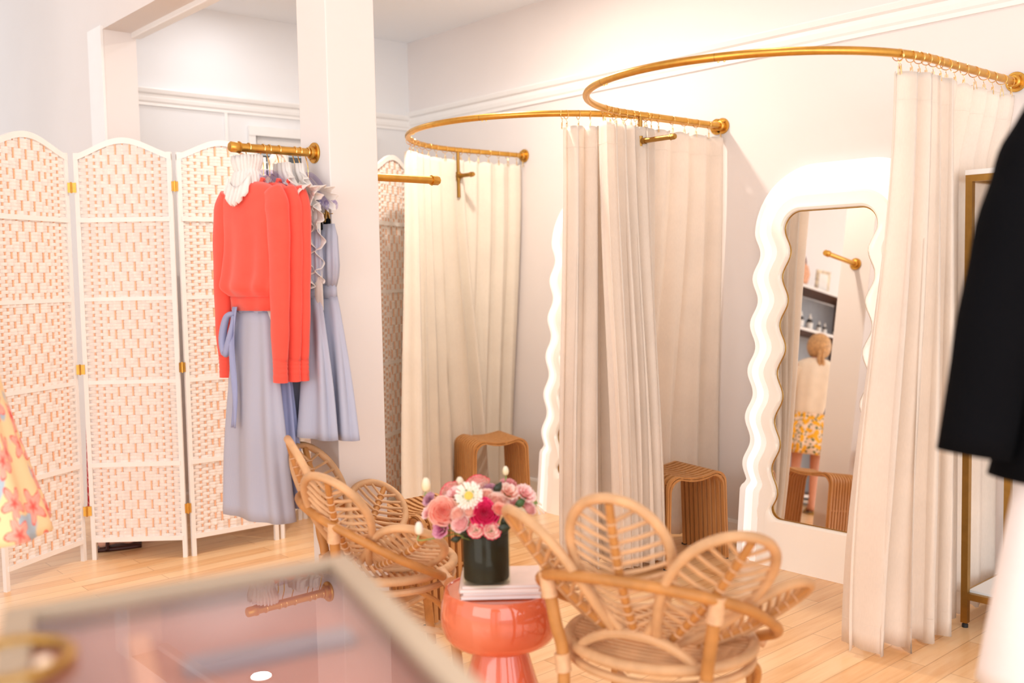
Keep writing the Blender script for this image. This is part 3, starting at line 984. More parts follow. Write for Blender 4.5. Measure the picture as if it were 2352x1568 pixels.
# ------------------------------------------------------------------ bamboo stools
def make_stool(loc, rz, label, w=0.40, dp=0.35, h=0.455, n=10):
    t = thing('bamboo_stool', label, 'stool', loc, rz, 'slatted bamboo stools')
    pitch = dp / n
    rc = 0.062
    def path(off):
        # U profile: leg, rounded shoulder, dished top, shoulder, leg; off = inset of the layer
        pts = []
        hw = w / 2 - off
        hh = h - off
        spl = 0.012
        for i in range(8):
            tt = i / 7
            pts.append((-hw - spl * (1 - tt) + 0.0, lerp(0.008, hh - rc, tt)))
        for i in range(1, 8):
            a = PI - (PI / 2) * i / 8
            pts.append((-hw + rc + rc * math.cos(a), hh - rc + rc * math.sin(a)))
        for i in range(0, 13):
            x = lerp(-hw + rc, hw - rc, i / 12)
            pts.append((x, hh - 0.016 * math.sin(PI * i / 12)))
        return pts + [(-x, z) for x, z in reversed(pts[:15])]
    def strip(y0, wd, off, th=0.0095):
        po, pi_ = path(off), path(off + th)
        rs = []
        for (a, b), (c, d) in zip(po, pi_):
            rs.append([(a, y0, b), (a, y0 + wd, b), (c, y0 + wd, d), (c, y0, d)])
        return rs
    for i in range(n):
        m = MB().rings(strip(-dp / 2 + i * pitch, pitch * 0.54, 0.0))
        m.rings(strip(-dp / 2 + i * pitch, pitch * 0.54, 0.0125))
        m.build('slat', M['bamboo'], t, smooth=True, angle=50)
    sp = MB()
    po, pi_ = path(0.005), path(0.016)
    for idx in (4, 10, 16, 19, 23, 31):
        idx = min(idx, len(po) - 1)
        a, c = Vector((po[idx][0], 0, po[idx][1])), Vector((pi_[idx][0], 0, pi_[idx][1]))
        mid = (a + c) / 2
        ang = math.atan2(c.z - a.z, c.x - a.x)
        sp.box((mid.x, 0, mid.z), (0.014, dp * 0.985, 0.012), Matrix.Rotation(-ang, 3, 'Y'))
    sp.build('spacer', M['bamboo'], t, smooth=False)
    ft = MB()
    for sx in (-1, 1):
        for sy in (-1, 1):
            ft.box((sx * (w / 2 + 0.002), sy * (dp / 2 - 0.015), 0.004), (0.018, 0.024, 0.008))
    ft.build('rubber_foot', M['rubber'], t, smooth=False)
    return t
make_stool((3.912, 3.183, 0), R_(-12), 'bamboo stool between the nearer booth curtain and the wavy mirror', w=0.37)
make_stool((3.945, 4.665, 0), R_(-18), 'bamboo stool in the farther booth, behind the flowers', w=0.36)
make_stool((2.555, 3.47, 0), R_(90), 'bamboo stool behind the left rattan chair, close to the pillar', dp=0.34)
# ------------------------------------------------------------------ woven folding screen
scr = thing('folding_screen', 'white woven folding screen with arched panels standing left of and behind the pillar', 'room divider', (1.254, 5.04, 0))
scr_o = Vector((1.254, 5.04, 0))
def make_panel(P0, P1, seed):
    rg = random.Random(seed)
    p0, p1 = Vector((*P0, 0)) - scr_o, Vector((*P1, 0)) - scr_o
    d = p1 - p0
    w = d.length
    Mx = Matrix.Translation(p0) @ Matrix.Rotation(math.atan2(d.y, d.x), 4, 'Z')
    H = 2.095
    def top(x):
        u = max(0.0, min(1.0, x / w))
        return H + 0.085 * (0.55 * math.sin(PI * u) + 0.45 * (1 - math.cos(2 * PI * u)) / 2)
    fr = MB()
    for x in (0.011, w - 0.011):
        fr.box((x, 0, (H + 0.01) / 2), (0.022, 0.020, H + 0.01))
    rs = []
    for i in range(25):
        x = lerp(0.0, w, i / 24)
        z = top(x)
        rs.append([(x, -0.011, z - 0.030), (x, 0.011, z - 0.030), (x, 0.011, z), (x, -0.011, z)])
    fr.rings(rs)
    for z, dp in ((0.105, 0.026), (0.50, 0.028), (1.765, 0.028)):
        fr.box((w / 2, 0, z), (w - 0.03, dp, 0.024))
    for z in (0.93, 1.36):
        fr.box((w / 2, 0, z), (w - 0.03, 0.016, 0.020))
    pan = fr.xf(Mx).build('panel', M['screen'], scr, smooth=True, angle=30)
    nst = 13
    xs = [0.026 + (w - 0.052) * i / (nst - 1) for i in range(nst)]
    st = MB()
    for x in xs[1:-1]:
        st.box((x, 0, (0.11 + top(x) - 0.02) / 2), (0.0065, 0.005, top(x) - 0.13))
    st.xf(Mx).build('bamboo_rods', M['stick'], pan, smooth=False)
    wv = MB()
    pitch = 0.0165
    z = 0.122
    r = 0
    zrail = (0.50, 0.93, 1.36, 1.765)
    while z < H + 0.075:
        tw = rg.uniform(-0.0018, 0.0018)
        up_, lo_ = [], []
        run = []
        for c in range(nst):
            e = 1 - abs(c - (nst - 1) / 2) / ((nst - 1) / 2)
            size = 1 if e < 0.35 else (2 if e < 0.6 else 3)
            front = ((r // size) + c) % 2 == 0
            ya = -0.0050 if front else 0.0045
            run.append((xs[c], ya))
        pts = []
        for c in range(nst):
            x0, y0 = run[c]
            pts += [(x0 - 0.0105, 0.0), (x0 - 0.0042, y0), (x0 + 0.0042, y0), (x0 + 0.0105, 0.0)]
        pts = [(0.010, 0.0)] + pts[2:-2] + [(w - 0.010, 0.0)]
        seg = [(x, y) for x, y in pts if z + pitch * 0.5 < top(x) - 0.022]
        if len(seg) > 3:
            hh = pitch * 0.50
            rsx = [[(x, y - 0.0012 + tw * 0.4, z - hh), (x, y - 0.0024 + tw * 0.2, z - hh * 0.2), (x, y - 0.0019, z + hh * 0.5), (x, y + tw * 0.3, z + hh)] for x, y in seg]
            wv.rings(rsx, closed_u=False, cap=False)
        z += pitch
        r += 1
    wv.xf(Mx).build('weave', M['weave'], pan, smooth=True, angle=60)
    return pan
feet = [((1.254, 5.04), (1.715, 5.322)), ((1.748, 5.305), (2.128, 4.995)), ((2.150, 4.990), (2.638, 4.962)), ((2.662, 4.958), (2.965, 5.285)),
        ((2.985, 5.285), (3.275, 4.905)), ((3.298, 4.895), (3.735, 5.15))]
for i, (a, b) in enumerate(feet):
    pan = make_panel(a, b, 20 + i)
    if i < len(feet) - 1:
        n0 = Vector((*b, 0))
        n1 = Vector((*feet[i + 1][0], 0))
        mid = (n0 + n1) / 2 - scr_o
        dd = (n1 - n0)
        for z in (0.26, 1.0, 1.93):
            hg = MB()
            hg.box((0, 0, 0), (dd.length + 0.010, 0.003, 0.05))
            hg.tube([(0, -0.003, -0.028), (0, -0.003, 0.028)], 0.0045, 8)
            vw = Vector((mid + scr_o).xy).normalized()
            hg.xf(Matrix.Translation(mid + Vector((-vw.x * 0.013, -vw.y * 0.013, z))) @ Matrix.Rotation(math.atan2(dd.y, dd.x), 4, 'Z'))
            hg.build('hinge', M['gold'], pan, smooth=False)

# ------------------------------------------------------------------ clothes bars on the pillar
ZB, YBAR = 1.945, 3.51
def wall_bar(x0, x1, z, label):
    t = thing('clothes_bar', label, 'clothes bar', (x0, YBAR, z), 0)
    d = 1 if x1 > x0 else -1
    pl, scw = MB(), []
    flange(pl, scw, (0, 0, 0), (d, 0, 0), 0.041, 0.021, 0.009)
    f = pl.build('wall_flange', M['gold'], t)
    for s_ in scw:
        s_.build('screw', M['gold_dark'], f)
    MB().tube([(d * 0.01, 0, 0), (x1 - x0, 0, 0)], 0.0165, 16).build('bar', M['gold'], t)
    e = MB()
    end_cap(e, (x1 - x0 - d * 0.016, 0, 0), (d, 0, 0), 0.0205, 0.03)
    e.build('end_cap', M['gold'], t)
    return t
wall_bar(PX0, 1.735, ZB, 'short gold pipe bar on the left face of the pillar, holding sweaters and dresses')
wall_bar(PX1, 2.69, 1.865, 'empty gold pipe bar sticking out from the right face of the pillar')
# ------------------------------------------------------------------ hangers and garments
# garment frame: x = along the hanger (shoulder to shoulder), y = front/back, z down from the bar
def loft_cloth(mb, secs, nseg=96, pleats=0, seed=0, phase=0.0, arc=(0, 2 * PI), u_len=1.0):
    """secs: (z, cx, cy, half width, half depth, pleat amplitude)"""
    rg = random.Random(seed)
    jit = [rg.uniform(0.55, 1.35) for _ in range(max(1, pleats) + 1)]
    n = nseg + 1
    vs, uv = [], []
    for z, cx, cy, a, b, am in secs:
        for j in range(n):
            t = arc[0] + (arc[1] - arc[0]) * j / nseg
            ca, sa = math.cos(t + phase), math.sin(t + phase)
            pw = 0.85
            x = math.copysign(abs(ca) ** pw, ca) * a
            y = math.copysign(abs(sa) ** pw, sa) * b
            if pleats and am:
                f = (j / nseg) * pleats
                k = jit[int(f) % pleats] * (1 - (f % 1)) + jit[(int(f) + 1) % pleats] * (f % 1)
                w = am * k * math.sin(2 * PI * f + 0.6 * math.sin(z * 6 + seed))
                x += w * ca * 0.6
                y += w * sa
                z2 = z + 0.10 * w
            else:
                z2 = z
            vs.append((cx + x, cy + y, z2))
            uv.append((j / nseg * u_len, z))
    fs = []
    for i in range(len(secs) - 1):
        for j in range(nseg):
            fs.append((i * n + j, i * n + j + 1, (i + 1) * n + j + 1, (i + 1) * n + j))
    mb.add(vs, fs)
    mb.t += uv
    return mb

def smooth_secs(secs, n=26):
    pts = bez([Vector(s_[:3]) for s_ in secs], n)
    k = len(pts)
    out = []
    a_ = bez([Vector((s_[3], s_[4], s_[5])) for s_ in secs], n)
    for p, q in zip(pts, a_):
        out.append((p.x, p.y, p.z, max(0.002, q.x), max(0.002, q.y), max(0.0, q.z)))
    return out

def sleeve(mb, pts, radii, flat=0.62, seed=0, seg=20):
    P = bez(pts, 28)
    n = len(P)
    rs = []
    rg = random.Random(seed)
    for i, p in enumerate(P):
        t = i / (n - 1)
        r = interp([(k / (len(radii) - 1), q) for k, q in enumerate(radii)], t)
        r *= 1 + 0.025 * math.sin(t * 30 + seed) * (1 if 0.1 < t < 0.85 else 0)
        a = P[max(0, i - 1)]
        b = P[min(n - 1, i + 1)]
        d = (b - a).normalized()
        s1 = d.cross(Vector((0, 1, 0))).normalized()
        s2 = d.cross(s1).normalized()
        rs.append([p + s1 * (r * math.cos(2 * PI * j / seg)) + s2 * (r * flat * math.sin(2 * PI * j / seg)) for j in range(seg)])
    mb.rings(rs)

HR = Vector((0, 0, 0))
def place(name, label, cat, x, rz, group=None, z=ZB, y=YBAR):
    return thing(name, label, cat, (x, y, z), rz, group)

def make_hanger(x, rz, label, kind='acrylic', drop=0.085, hw=0.195, swing=0.0, clips=False):
    t = place('clothes_hanger', label, 'hanger', x, rz, 'clear hangers with gold hooks on the pillar bar')
    hk = MB()
    pts = [(0.0, 0.0185 * math.cos(a), 0.0185 * math.sin(a) + 0.0005) for a in [R_(-35) + R_(215) * i / 14 for i in range(15)]]
    pts = [(0, -0.0185 * math.cos(a), 0.0185 * math.sin(a) + 0.0005) for a in [R_(-30) + R_(210) * i / 14 for i in range(15)]]
    # crook over the bar then down to the shoulder piece
    crook = [(0.0185 * math.cos(a), 0, 0.0185 * math.sin(a)) for a in [R_(200) - R_(215) * i / 16 for i in range(17)]]
    tail = [(0.017, 0, -0.016), (0.010, 0, -0.030), (0.004, 0, -0.045), (0.0, 0, -0.06), (0.0, 0, -drop - 0.015)]
    hk.tube(bez(crook[::2] + tail, 48), 0.0021, 7)
    h = hk.build('hook', M['gold_bright'], t)
    h.rotation_euler = (0, 0, R_(90) * 0)
    bd = MB()
    sh = [(0.0, -drop), (0.03, -drop - 0.008), (0.075, -drop - 0.035), (0.13, -drop - 0.08), (hw - 0.012, -drop - 0.118), (hw, -drop - 0.132)]
    P = bez([(-a, 0, b) for a, b in reversed(sh[1:])] + [(a, 0, b) for a, b in sh], 44)
    rs = []
    for i, p in enumerate(P):
        d = (P[min(len(P) - 1, i + 1)] - P[max(0, i - 1)]).normalized()
        nn = Vector((-d.z, 0, d.x))
        rs.append([p + nn * 0.008 + Vector((0, 0.005, 0)), p + nn * 0.008 - Vector((0, 0.005, 0)), p - nn * 0.008 - Vector((0, 0.005, 0)), p - nn * 0.008 + Vector((0, 0.005, 0))])
    bd.rings(rs)
    bd.build('shoulder_bar', M['lilac'], t)
    for sx in (-1, 1):
        MB().tube([(sx * (hw - 0.004) + 0.016 * math.cos(2 * PI * j / 12), 0, -drop - 0.135 + 0.016 * math.sin(2 * PI * j / 12)) for j in range(12)], 0.004, 6, closed=True).build('notch', M['lilac'], t)
    if clips:
        rod = MB().tube([(-hw + 0.02, 0, -drop - 0.165), (hw - 0.02, 0, -drop - 0.165)], 0.0016, 6)
        rod.build('clip_rod', M['gold_bright'], t)
        for sx in (-1, 1):
            c = MB()
            for sy in (-1, 1):
                c.box((sx * 0.13, sy * 0.006, -drop - 0.170), (0.016, 0.003, 0.055), Matrix.Rotation(sy * 0.22, 3, 'X'))
            cl = c.build('clip', M['gold_dark'], t, smooth=False)
            MB().box((sx * 0.13, 0, -drop - 0.205), (0.034, 0.016, 0.045)).build('clip_pad', M['black'], cl, smooth=False, bevel=0.004)
    return t

RZ = R_(90)           # hangers stand across the bar: local x -> world +Y, local y -> world -X
hx = [1.798, 1.858, 1.884, 1.926, 1.995, 2.018, 2.052]
tilt = [R_(97), R_(94), R_(92), R_(90), R_(88), R_(89), R_(90)]
make_hanger(hx[0], tilt[0], 'frontmost hanger nearest the end cap of the pillar bar, under the white ruffled collar')
make_hanger(hx[1], tilt[1], 'second hanger from the end cap, its lilac arch behind the first coral sweater')
make_hanger(hx[2], tilt[2], 'third hanger from the end cap, carrying the rearmost coral sweater')
make_hanger(hx[3], tilt[3], 'middle hanger of the pillar bar, inside the first white ruffle blouse')
make_hanger(hx[4], tilt[4], 'third hanger from the pillar, inside the second white ruffle blouse')
make_hanger(hx[5], tilt[5], 'second hanger from the pillar, with clips holding a grey blue dress', clips=True)
make_hanger(hx[6], tilt[6], 'hanger nearest the pillar flange, curved lilac arm above the gold clips', clips=True)

# ---- coral sweaters
def make_sweater(x, rz, label, seed, thick=0.036, dy=0.0, front=True, drop=0.09, wf=1.0):
    t = place('coral_sweater', label, 'sweater', x, rz, 'coral knit sweaters on the pillar bar')
    zs = -drop
    secs = [(0.0, 0, zs - 0.045, 0.080, 0.028, 0), (0, 0, zs - 0.06, 0.12, thick * 0.95, 0), (0, 0, zs - 0.09, 0.165, thick, 0), (0, 0, zs - 0.13, 0.184, thick, 0.0),
            (0, 0, zs - 0.20, 0.172, thick * 1.05, 0.002), (0, 0, zs - 0.29, 0.172, thick * 1.15, 0.005), (0, 0.006, zs - 0.38, 0.176, thick * 1.35, 0.008), (0, 0.010, zs - 0.435, 0.168, thick * 1.65, 0.010),
            (0, 0.006, zs - 0.465, 0.140, thick * 1.25, 0.005), (0, 0.002, zs - 0.475, 0.134, thick * 1.0, 0.003), (0, 0.002, zs - 0.520, 0.130, thick * 0.95, 0.003)]
    secs = [(s_[2], s_[0], s_[1], s_[3] * wf, s_[4], s_[5]) for s_ in secs]
    sec2 = []
    pv = bez([Vector((s_[0], s_[2], 0)) for s_ in secs], 50)
    pa = bez([Vector((s_[3], s_[4], s_[5])) for s_ in secs], 50)
    for p, q in zip(pv, pa):
        sec2.append((p.x, 0, p.y, q.x, q.y, max(0, q.z)))
    mb = loft_cloth(MB(), sec2, 80, 9, seed)
    mb.build('body', M['coral'], t, angle=180, solid=0.004)
    nk = MB()
    ring = []
    for j in range(40):
        a = 2 * PI * j / 40
        ring.append((0.078 * math.cos(a), 0.030 * math.sin(a), zs - 0.040 - (0.085 if math.sin(a) > 0 else 0.008) * abs(math.sin(a)) + 0.008 * abs(math.cos(a))))
    nk.tube(ring, 0.0075, 8, closed=True)
    nk.build('neckband', M['coral'], t)
    t.location.y -= 0.012
    hb = loft_cloth(MB(), [(zs - 0.475, 0, 0.002, 0.136 * wf, thick * 1.02, 0.003), (zs - 0.49, 0, 0.002, 0.133 * wf, thick * 0.98, 0.003), (zs - 0.525, 0, 0.002, 0.131 * wf, thick * 0.97, 0.003)], 80, 9, seed)
    hb.build('hem_rib', M['coral'], t, angle=180, solid=0.006)
    for sx in (-1, 1):
        sl = MB()
        k = seed * 0.01
        pts = [(sx * 0.140, 0, zs - 0.085), (sx * 0.170, 0.004, zs - 0.145), (sx * 0.184, 0.010, zs - 0.28), (sx * 0.186, 0.016, zs - 0.46), (sx * 0.184, 0.02, zs - 0.62), (sx * 0.180, 0.02, zs - 0.71)]
        sleeve(sl, pts, [0.050, 0.058, 0.052, 0.047, 0.043, 0.036], 0.62, seed)
        s_o = sl.build('sleeve', M['coral'], t, angle=180)
        cf = MB()
        sleeve(cf, [(sx * 0.180, 0.02, zs - 0.705), (sx * 0.179, 0.02, zs - 0.74), (sx * 0.178, 0.02, zs - 0.79)], [0.034, 0.033, 0.034], 0.7, seed)
        cf.build('cuff', M['coral'], s_o, angle=60)
    return t
make_sweater(hx[0] - 0.004, tilt[0], 'front coral knit sweater over a white ruffled collar and blue skirt', 3, 0.042)
make_sweater(hx[1] + 0.010, tilt[1] - R_(3), 'coral knit sweater sandwiched between the other two on the bar', 7, 0.030)
make_sweater(hx[2] + 0.034, tilt[2] - R_(5), 'rearmost coral knit sweater, in front of the white ruffle blouses', 12, 0.030)

# ---- ruffles
def ruffle(mb, pts, width, amp, waves, drop_dir=(0, 0, -1), seed=0, out=(0, 1, 0), n=110):
    rg = random.Random(seed)
    P = bez(pts, n)
    m = len(P)
    d0, o0 = Vector(drop_dir), Vector(out)
    def f(u, v):
        i = min(m - 1, int(u * (m - 1)))
        p = P[i]
        w = math.sin(2 * PI * waves * u + seed + 0.8 * math.sin(9 * u + seed)) + 0.22 * math.sin(2 * PI * waves * 2.3 * u + seed * 2)
        return p + d0 * (width * v * (1 - 0.12 * abs(w))) + o0 * (amp * w * v ** 0.8) + o0 * (0.012 * v)
    mb.grid(f, m - 1, 5)

# white blouse under the front sweater: tall gathered collar
t = place('ruffled_blouse', 'white blouse with a tall gathered collar inside the front coral sweater', 'blouse', hx[0] - 0.006, tilt[0])
mb = loft_cloth(MB(), [(-0.030, 0, 0, 0.066, 0.036, 0.010), (-0.050, 0, 0, 0.070, 0.040, 0.007), (-0.080, 0, 0.002, 0.062, 0.036, 0.003), (-0.088, 0, 0.002, 0.059, 0.034, 0.001), (-0.096, 0, 0.002, 0.064, 0.038, 0.004), (-0.125, 0, 0.004, 0.074, 0.042, 0.005), (-0.155, 0, 0.006, 0.08, 0.040, 0.004), (-0.185, 0, 0.006, 0.07, 0.036, 0.003)], 120, 22, 5)
mb.build('collar', M['white_cotton'], t, angle=180, solid=0.002)
mb = MB()
ruffle(mb, [(-0.075, 0.040, -0.10), (-0.04, 0.052, -0.135), (0.0, 0.056, -0.15), (0.04, 0.052, -0.135), (0.075, 0.040, -0.10)], 0.075, 0.008, 6, seed=2)
mb.build('ruffle', M['white_cotton'], t, angle=180, solid=0.0015)
mb = loft_cloth(MB(), [(-0.15, 0, 0, 0.12, 0.02, 0.0), (-0.3, 0, 0, 0.13, 0.022, 0.002), (-0.6, 0, 0, 0.13, 0.022, 0.003), (-0.78, 0, 0.0, 0.12, 0.022, 0.006)], 60, 8, 4)
mb.build('body', M['white_cotton'], t, angle=180)

def make_ruffle_blouse(x, rz, label, seed):
    t = place('ruffle_blouse', label, 'blouse', x, rz, 'white ruffle blouses on the pillar bar')
    mb = loft_cloth(MB(), [(-0.050, 0, 0, 0.055, 0.020, 0.004), (-0.085, 0, 0, 0.062, 0.020, 0.004), (-0.12, 0, 0, 0.10, 0.02, 0.002), (-0.17, 0, 0, 0.16, 0.022, 0.002), (-0.23, 0, 0, 0.178, 0.024, 0.002), (-0.4, 0, 0, 0.175, 0.024, 0.004), (-0.62, 0, 0, 0.18, 0.026, 0.006)], 80, 12, seed)
    mb.build('body', M['white_cotton'], t, angle=180, solid=0.002)
    for sx in (-1, 1):
        rf = MB()
        path = [(sx * 0.06, 0.012, -0.085), (sx * 0.11, 0.012, -0.135), (sx * 0.155, 0.010, -0.195), (sx * 0.172, 0.006, -0.25), (sx * 0.165, 0.0, -0.33), (sx * 0.155, 0, -0.42), (sx * 0.15, 0, -0.50)]
        ruffle(rf, path, 0.060, 0.020, 6, drop_dir=(sx * 0.85, 0.0, -0.35), seed=seed + sx, out=(0, 1, 0.3))
        rf.build('ruffle', M['white_cotton'], t, angle=180, solid=0.0015)
        cp = MB()
        S0 = Vector((sx * 0.138, 0.0, -0.175))
        ax_ = Vector((sx * 0.9, 0, -0.45)).normalized()
        e1_, e2_ = Vector((0, 1, 0)), ax_.cross(Vector((0, 1, 0)))
        if e2_.z < 0:
            e2_ = -e2_
        def capf(u, v, S0=S0, ax_=ax_, e1_=e1_, e2_=e2_, sd=seed):
            th = lerp(-2.3, 2.3, u)
            w_ = math.sin(9 * th + sd) + 0.35 * math.sin(21 * th + sd * 2)
            rr = 0.035 + 0.030 * v + 0.012 * v ** 1.5 * w_
            return S0 + ax_ * (0.085 * v + 0.012 * v * w_) + e1_ * (rr * math.sin(th) * 0.75) + e2_ * (rr * math.cos(th))
        cp.grid(capf, 90, 8)
        cp.build('cap_sleeve', M['white_cotton'], t, angle=180, solid=0.0015)
        rf = MB()
        path = [(sx * 0.075, 0.020, -0.12), (sx * 0.12, 0.02, -0.20), (sx * 0.15, 0.018, -0.30), (sx * 0.145, 0.018, -0.42), (sx * 0.135, 0.018, -0.52)]
        ruffle(rf, path, 0.055, 0.020, 6.5, drop_dir=(sx * 0.75, 0.3, -0.35), seed=seed + sx + 5, out=(0.3, 1, 0.2))
        rf.build('ruffle', M['white_cotton'], t, angle=180, solid=0.0015)
    return t
make_ruffle_blouse(hx[3] + 0.012, tilt[3] - R_(4), 'white ruffle blouse right behind the coral sweaters', 31)
make_ruffle_blouse(hx[4] + 0.0, tilt[4], 'white ruffle blouse with the widest ruffled cap sleeve, beside the blue dresses', 37)

# ---- blue garments
def skirt_secs(z0, z1, a0, a1, b0, b1, p0, p1, cx=0, cy=0, n=16, sw=(0, 0)):
    out = []
    for i in range(n + 1):
        t = i / n
        out.append((lerp(z0, z1, t), cx + sw[0] * t, cy + sw[1] * t, lerp(a0, a1, t ** 0.9), lerp(b0, b1, t), lerp(p0, p1, sm(t * 1.3))))
    return out
t = place('striped_skirt', 'long pale blue pinstripe skirt with a hanging sash, under the front coral sweater', 'skirt', hx[0] - 0.012, tilt[0])
loft_cloth(MB(), skirt_secs(-0.56, -0.625, 0.112, 0.115, 0.026, 0.028, 0.001, 0.002, n=3), 100, 16, 8, u_len=1.2).build('waistband', M['blue'], t, angle=180, solid=0.003)
loft_cloth(MB(), skirt_secs(-0.62, -1.41, 0.118, 0.205, 0.030, 0.070, 0.003, 0.016, n=18), 220, 8, 8, u_len=2.4).build('skirt_panel', M['blue2'], t, angle=180, solid=0.002)
sa = MB()
sa.grid(lambda u, v: (0.035 + (u - 0.5) * 0.034 + 0.01 * math.sin(v * 5), 0.05 + 0.006 * math.sin(u * 6 + v * 7) + 0.03 * v, -0.60 - 0.46 * v), 6, 20)
so = sa.build('sash', M['blueplain'], t, angle=180, solid=0.002)
bw_ = MB()
bw_.tube(bez([(0.04, 0.045, -0.625), (0.085, 0.055, -0.64), (0.11, 0.06, -0.72), (0.09, 0.062, -0.78), (0.06, 0.058, -0.71), (0.04, 0.05, -0.635)], 30), lambda q: 0.008 + 0.008 * math.sin(PI * q), 8)
bw_.build('bow_loop', M['blueplain'], so, angle=180)
# an under layer of the same outfit on the wall side, periwinkle
t = place('periwinkle_dress', 'plain periwinkle skirt hanging behind the pinstripe skirt, its hem slightly higher', 'skirt', hx[0] + 0.012, tilt[0] + R_(2))
loft_cloth(MB(), skirt_secs(-0.68, -1.37, 0.13, 0.24, 0.022, 0.05, 0.003, 0.014, cx=0.02, cy=-0.04, n=18, sw=(0.045, 0.0)), 160, 11, 4, u_len=2).build('skirt_panel', M['blueplain'], t, angle=180, solid=0.002)
loft_cloth(MB(), skirt_secs(-0.665, -0.70, 0.125, 0.128, 0.02, 0.02, 0, 0, cx=0.02, cy=-0.04, n=2), 60, 0, 4).build('waistband', M['blueplain'], t, angle=180, solid=0.003)

def make_dress(x, rz, label, seed, hem, flare, clip_z=-0.29, cx=0.0, gap=True):
    t = place('pinstripe_dress', label, 'dress', x, rz, 'grey blue pinstripe dresses on clip hangers')
    bod = [(clip_z, cx, 0, 0.155, 0.012, 0.001), (clip_z - 0.05, cx, 0, 0.165, 0.03, 0.003), (clip_z - 0.11, cx, 0.008, 0.178, 0.032, 0.006), (clip_z - 0.16, cx, 0.010, 0.182, 0.034, 0.008), (clip_z - 0.20, cx, 0, 0.160, 0.034, 0.005), (clip_z - 0.24, cx, 0, 0.148, 0.026, 0.003)]
    loft_cloth(MB(), bod, 140, 18, seed, u_len=1.4).build('ruched_bodice', M['blue2'], t, angle=180, solid=0.002)
    loft_cloth(MB(), [(clip_z - 0.235, cx, 0, 0.148, 0.027, 0.001), (clip_z - 0.285, cx, 0, 0.150, 0.028, 0.001)], 100, 9, seed, u_len=1.4).build('waistband', M['blue2'], t, angle=180, solid=0.003)
    loft_cloth(MB(), skirt_secs(clip_z - 0.28, hem, 0.152, flare, 0.026, 0.052, 0.003, 0.018, cx=cx, n=18, sw=(0, 0.045)), 260, 10, seed, u_len=2.8).build('skirt_panel', M['blue2'], t, angle=180, solid=0.002)
    return t
make_dress(hx[5] - 0.02, tilt[5] - R_(3), 'grey blue pinstripe dress hanging on the left of the two clipped dresses', 41, -1.10, 0.32, cx=-0.015)
make_dress(hx[6] - 0.005, tilt[6], 'grey blue pinstripe dress nearest the pillar, with a ruched bodice and black clip pads', 47, -1.105, 0.335, cx=-0.035)

# ---- floral dress at the left edge
fp = at(-38, 1240, 2.95)
ft_top = 1.62
t = thing('floral_dress', 'yellow dress with coral blossoms hanging at the left edge of the view', 'dress', (fp.x, fp.y, ft_top), R_(-16 + 90))
secs = [(0.0, 0, 0, 0.10, 0.03, 0.002), (-0.1, 0, 0, 0.16, 0.05, 0.004), (-0.35, 0, 0, 0.13, 0.05, 0.004), (-0.5, 0, 0, 0.15, 0.07, 0.008), (-0.7, 0, 0, 0.20, 0.12, 0.014), (-0.9, 0, 0, 0.245, 0.18, 0.018)]
sec2 = [(p.x, 0, 0, q.x, q.y, max(0, q.z)) for p, q in zip(bez([Vector((s_[0], 0, 0)) for s_ in secs], 40), bez([Vector((s_[3], s_[4], s_[5])) for s_ in secs], 40))]
loft_cloth(MB(), sec2, 160, 9, 3, u_len=1.5).build('dress_body', M['floral'], t, angle=180, solid=0.002)
for sx in (-1, 1):
    mb = MB()
    mb.tube(bez([(sx * 0.08, 0, -0.01), (sx * 0.075, 0, 0.06), (sx * 0.06, 0, 0.10)], 8), 0.006, 6)
    mb.build('strap', M['floral'], t)
h = thing('clothes_hanger', 'gold hanger of the floral dress at the left edge', 'hanger', (fp.x, fp.y, ft_top + 0.1), R_(-16 + 90))
MB().tube(bez([(-0.17, 0, -0.045), (-0.08, 0, -0.005), (0, 0, 0.02), (0.08, 0, -0.005), (0.17, 0, -0.045)], 24), 0.006, 8).build('shoulder_bar', M['gold_bright'], h)
MB().tube(bez([(0, 0, 0.02), (0, 0, 0.055), (0.02, 0, 0.075), (0, 0, 0.105), (-0.02, 0, 0.085)], 24), 0.002, 6).build('hook', M['gold_bright'], h)

# ---- gold rack, black jacket and white trousers at the right edge
rk = thing('clothes_rack', 'gold square tube clothes rack with a white top, right of the linen curtain', 'rack', (3.945, 1.733, 0))
def sq(mb, a, b, w=0.026):
    a, b = Vector(a), Vector(b)
    c = (a + b) / 2
    d = b - a
    mb.box(c, (abs(d.x) + w, abs(d.y) + w, abs(d.z) + (w if abs(d.z) < 1e-6 else 0)))
RH, RLY, RDX = 1.80, -1.15, 0.40
for x in (0, RDX):
    for y in (0, RLY):
        mb = MB()
        sq(mb, (x, y, 0.02), (x, y, RH))
        mb.build('post', M['gold_dark'], rk, smooth=False)
mb = MB()
for z in (RH - 0.013, 0.13):
    for x in (0, RDX):
        mb = MB()
        sq(mb, (x, -0.026, z), (x, RLY + 0.026, z))
        mb.build('rail', M['gold_dark'], rk, smooth=False)
    for y in (0, RLY):
        mb = MB()
        sq(mb, (0.026, y, z), (RDX - 0.026, y, z))
        mb.build('rail', M['gold_dark'], rk, smooth=False)
for x in (0, RDX):
    for y in (0, RLY):
        MB().lathe([(0.012, 0), (0.012, 0.012), (0.005, 0.02)], 12, c=(x, y, 0)).build('levelling_foot', M['rubber'], rk)
MB().box((RDX / 2, RLY / 2, RH + 0.010), (RDX + 0.03, -RLY + 0.03, 0.020)).build('top_board', M['trim'], rk, smooth=False, bevel=0.002)
MB().box((RDX / 2, RLY / 2, 0.148), (RDX - 0.02, -RLY - 0.02, 0.010)).build('shelf_board', M['trim'], rk, smooth=False)
MB().tube([(RDX / 2, 0, RH - 0.10), (RDX / 2, RLY, RH - 0.10)], 0.011, 12).build('hanging_bar', M['gold_dark'], rk)

